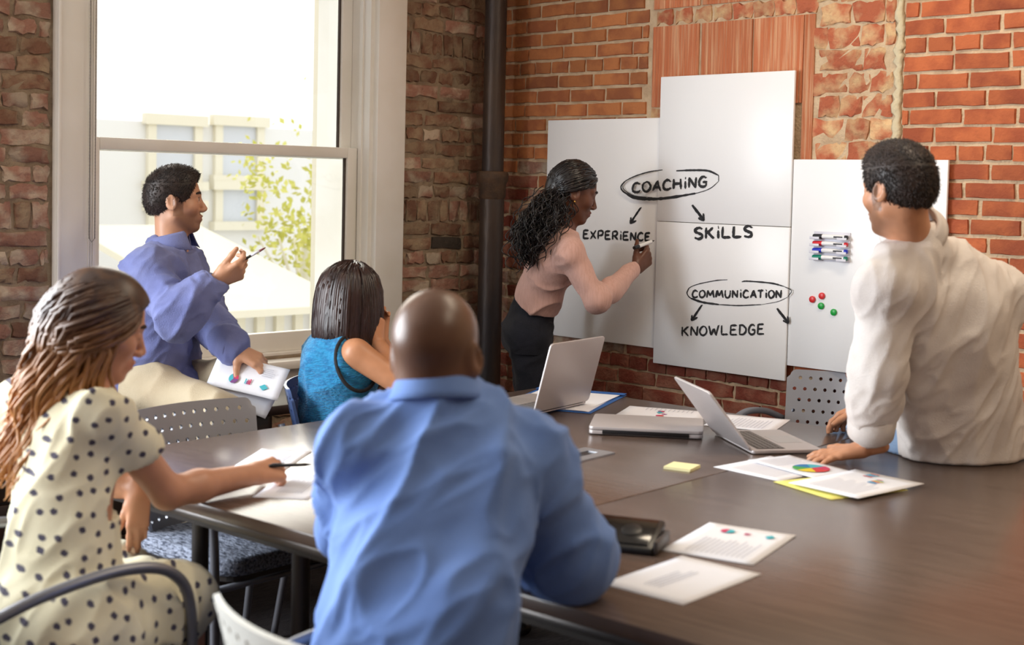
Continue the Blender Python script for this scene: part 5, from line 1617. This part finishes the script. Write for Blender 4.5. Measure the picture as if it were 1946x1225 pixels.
# ------------------------------------------------------------------ woman with the bob, turquoise top
def woman_bob():
    base = V(-.57,4.57,0); fwd = V(.75,.66,0)
    sp = dict(fwd=fwd, w=(.150,.128,.150), dp=.70, rs=.044, ra=(.047,.038,.026), rl=(.085,.058,.042),
      pelvis=V(-.515,4.59,.585), waist=J(638,800,4.57), chest=J(642,712,4.52), neck=J(655,640,4.54),
      shR=J(678,672,4.40), shL=J(610,655,4.68), elR=J(775,738,4.36), wrR=J(716,652,4.50), elL=J(755,715,4.72), wrL=J(722,645,4.62),
      hipR=V(-.49,4.51,.565), hipL=V(-.49,4.68,.565))
    f3 = V(1,-.05,0)
    for q in 'LR':
        sp['kn'+q] = sp['hip'+q]+f3*.40+V(0,0,-.02); sp['kn'+q][2] = .52; sp['an'+q] = sp['kn'+q]*V(1,1,0)+V(0,0,.085)
    e = person(base, 'seated woman with a straight dark bob in a turquoise sleeveless top')
    fr = Frame(J(668,566,4.55), (.62,.78,-.06), (0,0,1)); s = .98
    body = head(fr, s, True)+[Cone(fr.p(-.025*s,0,-.05*s), sp['neck']+V(0,0,-.03), .048, .054, .03)]+torso(sp,-.010)
    for q in 'LR': body += arm(sp, q)+leg(sp, q, -.006)
    for q, n in (('R', V(-.5,.5,.4)), ('L', V(.2,-.8,.3))):
        body += hand(sp['wr'+q], V(-.05,.12,1), n, V(-.6,.2,.1) if q == 'R' else V(-.6,-.3,.1), .9, (30,35,38,42), .04, (.8,.4,.3), 12)
    body += [seat_cut(ch_c), table_cut()]
    pts = [sp[x] for x in sp if isinstance(sp[x], np.ndarray) and len(sp[x]) == 3 and x != 'fwd']; l2, h2 = tbox(*pts, pad=.12)
    lo, hi = tbox(fr.c, pad=.14); lb, hb = tbox(sp['wrR'], sp['wrL'], pad=.11)
    col = skin_color(fr, s, (190,134,98), (170,90,80))
    organic('body', body, [(lo, hi, .0045), (lb, V(hb[0],hb[1],lo[2]+.01), .004), (l2, V(h2[0],h2[1],max(lo[2]+.01, sp['shL'][2]+.10, sp['shR'][2]+.10)), .0065)], SKIN('tan', .42), e, base, col)
    m = mat('turquoise_knit', srgb(28,142,196), .9, var=srgb(14,116,172), vscale=60, bump=.9, bscale=150, sheen=.2, stretch=(.5,.5,1.6))
    tp = torso(sp, .010)+[Cone(sp['pelvis'], sp['pelvis']+V(0,0,-.05), .145, .145, .03, (fwd, .72))]
    cuts = []
    for q, sg in (('R', 1), ('L', -1)):
        out = nrm(sp['sh'+q]-sp['chest']+V(0,0,-.02)); lo_, hi_ = tbox(sp['sh'+q], pad=.13)
        cuts.append(Cut(sp['sh'+q]-out*.012+V(0,0,0), out, lo_-V(0,0,.06), hi_))
    tp += cuts+[Cut(sp['neck']+V(0,0,.014), (.1,.2,1)), seat_cut(ch_c)]
    organic('top', tp, .006, m, e, base, fold=lambda v: folds(v, .018, 8, (V(.7,.2,.5), .4), 12), smooth=1)
    # dark piping around the near armhole
    out = nrm(sp['shR']-sp['chest']+V(0,0,-.02)); u = nrm(np.cross(out, V(0,0,1))); w = np.cross(u, out)
    c = sp['shR']-out*.004+V(0,0,-.028)
    ring = [c+u*.070*math.cos(a)+w*.096*math.sin(a)-base for a in np.linspace(0, 2*math.pi, 37)[:-1]]
    MB().tube(ring, .0065, 6, closed=True).build('armhole_trim', mat('black_trim', srgb(22,22,26), .8), e, True)
    tr = [Cone(sp['hipL'], sp['hipR'], .10, .10, .04)]+leg(sp,'L',.008)+leg(sp,'R',.008)+[seat_cut(ch_c)]
    organic('trousers', tr, .011, NAVY, e, base)
    for q in 'LR': foot(sp['an'+q], f3, BLACKLEA, e, base)
    hm = mat('straight_dark_hair', srgb(38,26,26), .30, var=srgb(56,36,32), vscale=40, spec=.5, stretch=(1,1,.06))
    def path(p, nn, lc, rg):
        P = [p]; f, l, u = lc; top = fr.p(-.015*s,0,.125*s)
        hor = p-fr.c; hor = hor-fr.U*(hor@fr.U)
        if np.linalg.norm(hor) < 1e-3: hor = fr.L*.01
        a = nrm(hor); zb = -.165*s+rg.normal()*.004
        u0 = (p-fr.c)@fr.U
        for i in range(1, 12):
            t = i/11; uu = u0+(zb-u0)*t
            r = np.interp(uu, [-.17,-.10,-.03,.03,.075,.105,.125], [.108,.112,.111,.105,.090,.062,.020])*s
            if t > .9: r *= .97
            el = 1.0 if (a@fr.L)**2 > .5 else 1.04
            P.append(fr.c-fr.F*.012*s+fr.U*uu+a*r*el*(1-.012*rg.random()))
        return P
    keep = lambda f, l, u: u > .80*f-.02 and u > -.02
    ex_ = strand_flow(fr, s, 760, keep, 31, path, .0048)
    cap = [Ell(fr.p(-.012*s,0,.03*s), (.100*s,.085*s,.086*s), fr.ax(), .02), Cone(fr.p(-.03*s,0,.02*s), fr.p(-.032*s,0,-.135*s), .080*s, .090*s, .03),
           Cut(fr.p(.062*s,0,.05*s), fr.F*.95-fr.U*.3), Cut(fr.p(0,0,-.155*s), -fr.U)]
    organic('hair', cap, .006, hm, e, base, extra=ex_)
woman_bob()

# ------------------------------------------------------------------ woman writing on the board
def woman_board():
    fwd = nrm(V(.88,.30,0))
    sp = dict(fwd=fwd, w=(.100,.096,.116), dp=.80, rs=.042, ra=(.040,.034,.024), rl=(.076,.056,.042),
      pelvis=J(1006,618,5.68), waist=J(1022,560,5.63), chest=J(1052,492,5.57), neck=J(1068,438,5.55),
      shR=J(1082,478,5.43), shL=J(1058,455,5.72), elR=J(1134,570,5.42), wrR=J(1207,512,5.64), elL=J(1030,530,5.84), wrL=J(1012,575,5.86),
      hipR=J(1004,640,5.60), hipL=J(1010,636,5.76), knR=J(1022,790,5.58), knL=J(1008,790,5.78))
    for q in 'LR': sp['an'+q] = V(sp['kn'+q][0]-.02, sp['kn'+q][1]+.01, .085)
    base = V(sp['pelvis'][0], sp['pelvis'][1], 0)
    e = person(base, 'woman with a long curly black ponytail writing on the board, pink sweater')
    fr = Frame(J(1090,364,5.54), (.92,.22,-.28), (.28,.05,.96)); s = .98
    body = head(fr, s, True)+[Cone(fr.p(-.028*s,0,-.045*s), sp['neck']+V(0,0,-.03), .046, .052, .03)]+torso(sp,-.010)
    for q in 'LR': body += arm(sp, q, -.004)+leg(sp, q, -.010)
    wd = nrm(J(1246,474,5.70)-sp['wrR'])
    body += hand(sp['wrR'], wd, V(-.45,.75,.25), V(-.6,-.15,.8), 1.0, ((40,50,35),(48,56,38),(55,60,40),(58,60,40)), .02, (.75,.45,.4), 15)
    body += hand(sp['wrL'], V(-.05,0,-1), V(.2,-.9,0), V(.9,.2,0), .9, (20,22,24,28))
    lo, hi = tbox(fr.c, pad=.145); la, ha = tbox(sp['wrR'], sp['wrR']+wd*.1, pad=.07)
    pts = [sp[x] for x in sp if isinstance(sp[x], np.ndarray) and len(sp[x]) == 3 and x != 'fwd']; l2, h2 = tbox(*pts, pad=.12)
    col = skin_color(fr, s, (104,64,46), (110,52,48), blush=(.16,.06,.04))
    organic('body', body, [(lo, hi, .0034), (la, ha, .0034), (l2, V(h2[0],h2[1],max(lo[2]+.01, sp['shL'][2]+.10, sp['shR'][2]+.10)), .008)], SKIN('brown', .40), e, base, col)
    eyes(fr, s, mat('brow_black', srgb(24,18,16), .8), e, base, closed=True)
    m = mat('pink_rib_knit', srgb(214,172,160), .9, var=srgb(206,163,150), vscale=120, bump=.3, bscale=260, sheen=.2, stretch=(1,1,.1))
    sw = torso(sp, .008)[0:0]
    up = nrm(sp['chest']-sp['pelvis'])
    tt = torso(sp, .009)
    sw = tt+arm(sp,'R',.010,k=.025,fo=.93)+arm(sp,'L',.010,k=.025,fo=.93)
    sw += [Ell(sp['chest']+fwd*.055+V(0,0,-.02), (.075,.075,.07), None, .04), Cut(sp['neck']+V(0,0,.012), (.3,.05,1)), Cut(sp['waist']-up*.045, -up)]
    fo = lambda v: folds(v, .014, 10, (V(.8,.1,.3), .4), 14)
    organic('sweater', sw, .0058, m, e, base, fold=fo, smooth=1)
    # hem band
    tr = [Cone(sp['hipL'], sp['hipR'], .084, .084, .04), Cone(sp['pelvis'], sp['waist']*.75+sp['pelvis']*.25, .108, .100, .04, (fwd, .85)),
          Ell(sp['pelvis']-fwd*.05+V(0,0,-.03), (.07,.10,.09), None, .04)]+leg(sp,'L',.008)+leg(sp,'R',.008)
    tr += [Cut(sp['waist']-up*.028, up)]
    organic('jeans', tr, .0075, DENIM_DK, e, base, fold=lambda v: folds(v, .010, 14, (V(.9,.3,.1), .4), 15), smooth=1)
    pkc = J(1000,640,5.52); trp = [p for p in tr if p.op == 'u']
    for p in trp:
        if isinstance(p, Cone): p.ra += .004; p.rb += .004
        else: p.r = p.r+.004
    organic('pocket', trp, [(pkc-V(.050,.07,.075), pkc+V(.050,.06,.065), .0045)], DENIM_DK, e, base)
    for q in 'LR': foot(sp['an'+q], fwd, BLACKLEA, e, base)
    hm = mat('curly_black_hair', srgb(20,17,18), .34, var=srgb(38,32,32), vscale=30, spec=.5)
    tie = fr.p(-.105*s, 0, -.035*s)
    def path(p, nn, lc, rg):
        P = [p-nn*.010]; n = 9
        for i in range(1, n+1):
            t = i/n; q = p+(tie-p)*t; o = q-fr.p(-.012*s,0,.028*s); r = np.linalg.norm(o*np.array([1,1,1]))
            q = fr.p(-.012*s,0,.028*s)+nrm(o)*max(r, (.098 if t < .75 else .09)*s)
            P.append(q+nn*.003*math.sin(i*2+lc[0]*60))
        return P
    keep = lambda f, l, u: u > .85*f+.012 and u > -.02 and not (abs(l) > .06 and f > .0 and u < .02)
    v1, f1 = strand_flow(fr, s, 420, keep, 41, path, .0042)
    # curls of the tail
    rg = np.random.default_rng(5); L_ = []; R_ = []
    tail = [J(1060,362,5.50), J(1042,395,5.47), J(1020,430,5.46), J(1006,468,5.47), J(1000,508,5.48)]
    ctr = [np.array(x) for x in bez(tail, 8)]; nC = len(ctr)
    for k in range(420):
        ph = rg.uniform(0,6.28); off = rg.normal(size=3)*V(.027,.027,.018); end = rg.uniform(.55,1.0); st = rg.uniform(0,.25); fq = rg.uniform(24,40); am = rg.uniform(.006,.013)
        P = []
        for i in range(34):
            t = st+(end-st)*i/33; x = t*(nC-1); a = int(min(x, nC-2)); c = ctr[a]+(ctr[a+1]-ctr[a])*(x-a)
            w = .45+1.1*math.sin(math.pi*min(.9, t*.8+.12))
            P.append(Vector(c+off*w+V(math.cos(ph+t*fq), math.sin(ph+t*fq), .4*math.sin(ph*2+t*fq))*am))
        L_.append(P); R_.append([.0019]*32+[.0014,.0005])
    v2, f2 = tubes(L_, R_, 4)
    ex_ = (list(v1)+list(v2), list(f1)+[tuple(i+len(v1) for i in f) for f in f2])
    cap = hair_cap(fr, s, .004, [((.068,0,.066),(.70,0,-.70)), ((0,0,-.045),(.1,0,-1))], extra=[Ell(fr.p(-.075*s,0,-.01*s), (.045,.055,.06), fr.ax(), .03)])
    organic('hair', cap, .005, hm, e, base, extra=ex_)
    # ear studs
    st = organic('ear_stud', [Ell(fr.p(-.006*s,-.082*s,-.042*s), (.0045,)*3)], .002, mat('gold', srgb(214,170,90), .25, .9), e, base)
    # marker in her hand
    a = J(1208,470,5.60); b = J(1246,448,5.70)
    hc = sp['wrR']+wd*.085
    a = J(1205,471,5.62); b = J(1243,457,5.725)
    mk = empty('board_marker', Matrix.Translation(tuple(a)), 'white board marker with black end held by the writing woman', 'marker')
    d = b-a
    MB().tube([d*0, d*.22], [.0075,.0085], 12).build('cap', BLACK, mk, 'angle')
    MB().tube([d*.22, d*.85], [.008,.008], 12).build('barrel', MARK, mk, 'angle')
    MB().tube([d*.85, d*.95, d*1.0], [.0065,.003,.002], 12).build('nib', BLACK, mk, 'angle')
woman_board()

# ------------------------------------------------------------------ man in the white shirt leaning on the table
def man_right():
    fwd = nrm(V(-.35,.94,0))
    sp = dict(fwd=fwd, w=(.165,.160,.178), dp=.66, rs=.066, ra=(.056,.048,.034), rl=(.086,.064,.046),
      pelvis=J(1835,850,3.93), waist=J(1822,780,3.90), chest=J(1795,620,3.80), neck=J(1735,448,3.74),
      shL=J(1690,548,3.64), shR=J(1885,566,3.88), elL=J(1668,705,3.66), wrL=J(1652,842,3.77), elR=J(1870,730,4.05), wrR=J(1650,770,4.22),
      hipL=J(1738,836,4.00), hipR=J(1890,845,4.08), knL=J(1636,822,4.38), knR=J(1800,815,4.52))
    sp['anL'] = V(sp['knL'][0]-.01, sp['knL'][1]+.015, .32); sp['anR'] = V(sp['knR'][0], sp['knR'][1]+.05, .30)
    base = V(sp['pelvis'][0], sp['pelvis'][1], 0)
    e = person(base, 'man in a white shirt sitting on the table edge, leaning on his hand')
    fr = Frame(J(1706,358,3.66), (-.50,.86,-.10), (-.03,.05,1)); s = .99
    body = head(fr, s)+[Cone(fr.p(-.022*s,0,-.05*s), sp['neck']+V(0,0,-.03), .054, .060, .03)]+torso(sp,-.012)
    for q in 'LR': body += arm(sp, q, -.008)+leg(sp, q, -.014)
    body += hand(sp['wrL']+V(0,0,-.015), V(-.93,.12,-.20), V(-.15,.1,-1), V(.2,.9,0), 1.04, ((0,10,8),(2,12,8),(2,12,8),(2,12,8)), .20, (.7,.7,-.05), 6)
    body += hand(sp['wrR'], V(-.75,.35,-.45), V(-.2,-.2,-.9), V(-.4,-.85,.2), 1.0, ((20,25,18),(22,28,20),(25,30,20),(28,32,20)), .08, (.75,.5,.2), 10)
    body += [table_cut()]
    lo, hi = tbox(fr.c, pad=.16); la, ha = tbox(sp['wrL'], sp['wrL']+V(-.2,.05,-.04), pad=.055); lb, hb = tbox(sp['wrR'], sp['wrR']+V(-.14,.06,-.07), pad=.06)
    pts = [sp[x] for x in sp if isinstance(sp[x], np.ndarray) and len(sp[x]) == 3 and x != 'fwd']; l2, h2 = tbox(*pts, pad=.13)
    col = skin_color(fr, s, (198,142,108), (176,106,92), beard=(84,58,44), beardk=.7)
    organic('body', body, [(lo, hi, .004), (la, ha, .0034), (lb, hb, .004), (l2, V(h2[0],h2[1],max(lo[2]+.01, sp['shL'][2]+.10, sp['shR'][2]+.10)), .0085)], SKIN('fair', .42), e, base, col)
    eyes(fr, s, mat('brow_dark', srgb(48,34,28), .8), e, base)
    m = fabric('white_shirt_linen', (222,216,212), (206,198,194), 320, .3)
    sh = torso(sp, .016)
    sh += arm(sp,'L',.010,k=.03,fo=.74,r=(.060,.054,.044))+arm(sp,'R',.018,k=.03,fo=.80)
    sh += [Cone(sp['pelvis']+V(0,0,.02), sp['pelvis']+V(0,0,-.07), .178, .182, .03, (fwd, .70)), Cone(sp['neck'], sp['neck']+V(-.01,0,.02), .066, .064, .03),
           Cut(sp['neck']+V(0,0,.028), (-.1,-.25,1)), table_cut(ZT+.003), Cut(V(0,0,ZT+.003), (0,0,-1), mask=lambda X, Y: X*0+Y*0 < 1)]
    ce = sp['elL']+(sp['wrL']-sp['elL'])*.70; lo_, hi_ = tbox(ce, pad=.11)
    def fo(v):
        wa = np.clip(np.minimum(segdist(v, sp['shL'], sp['elL']), segdist(v, sp['elL'], sp['wrL']))/.05-1.0, .22, 1)
        return folds(v, .022, 6.5, (V(-.25,.0,1), .18), 17)*wa+folds(v, .012, 14, (V(.3,.2,.9), .3), 18)+folds(v, .005, 30, (V(.4,.1,.9), .3), 16)
    organic('shirt', sh, .0068, m, e, base, fold=fo, smooth=1)
    d = nrm(sp['wrL']-sp['elL']); c0 = sp['elL']+(sp['wrL']-sp['elL'])*.56; c1 = sp['elL']+(sp['wrL']-sp['elL'])*.88
    mb = MB().tube([c0-base, c0+d*.006-base, c0+(c1-c0)*.5-base, c1-d*.006-base, c1-base], [.060,.067,.066,.064,.054], 22, cap=False)
    o = mb.build('rolled_cuff', m, e, True); sm = o.modifiers.new('thickness','SOLIDIFY'); sm.thickness = .006
    collar(sp['neck']+V(0,0,.012), fr.p(-.02,0,-.05)-sp['neck'], fwd, .068, .038, m, e, base, gap=22)
    tr = [Cone(sp['hipL'], sp['hipR'], .095, .095, .04)]+leg(sp,'L',.012)+leg(sp,'R',.012)
    tr += [table_cut()]
    organic('jeans', tr, .0085, DENIM_LT, e, base, fold=lambda v: folds(v, .016, 11, (V(.8,.3,.4), .4), 19), smooth=1)
    for q in 'LR': foot(sp['an'+q], fwd, LEATHER, e, base)
    hm = mat('short_dark_brown_hair', srgb(52,38,32), .5, var=srgb(36,26,22), vscale=30)
    cap = short_hair(fr, s, .008, .070, .006)
    def hd(p):
        f, l, u = fr.loc(p); tp = (u > .055*s)[:,None]
        return np.where(tp, fr.F*.6+fr.L*.3+fr.U*.3, -fr.U*.9-fr.F*.3)
    organic('hair', cap, .0045, hm, e, base, fuzz=(9000, .009, .0012, hd, 51, .2))
man_right()
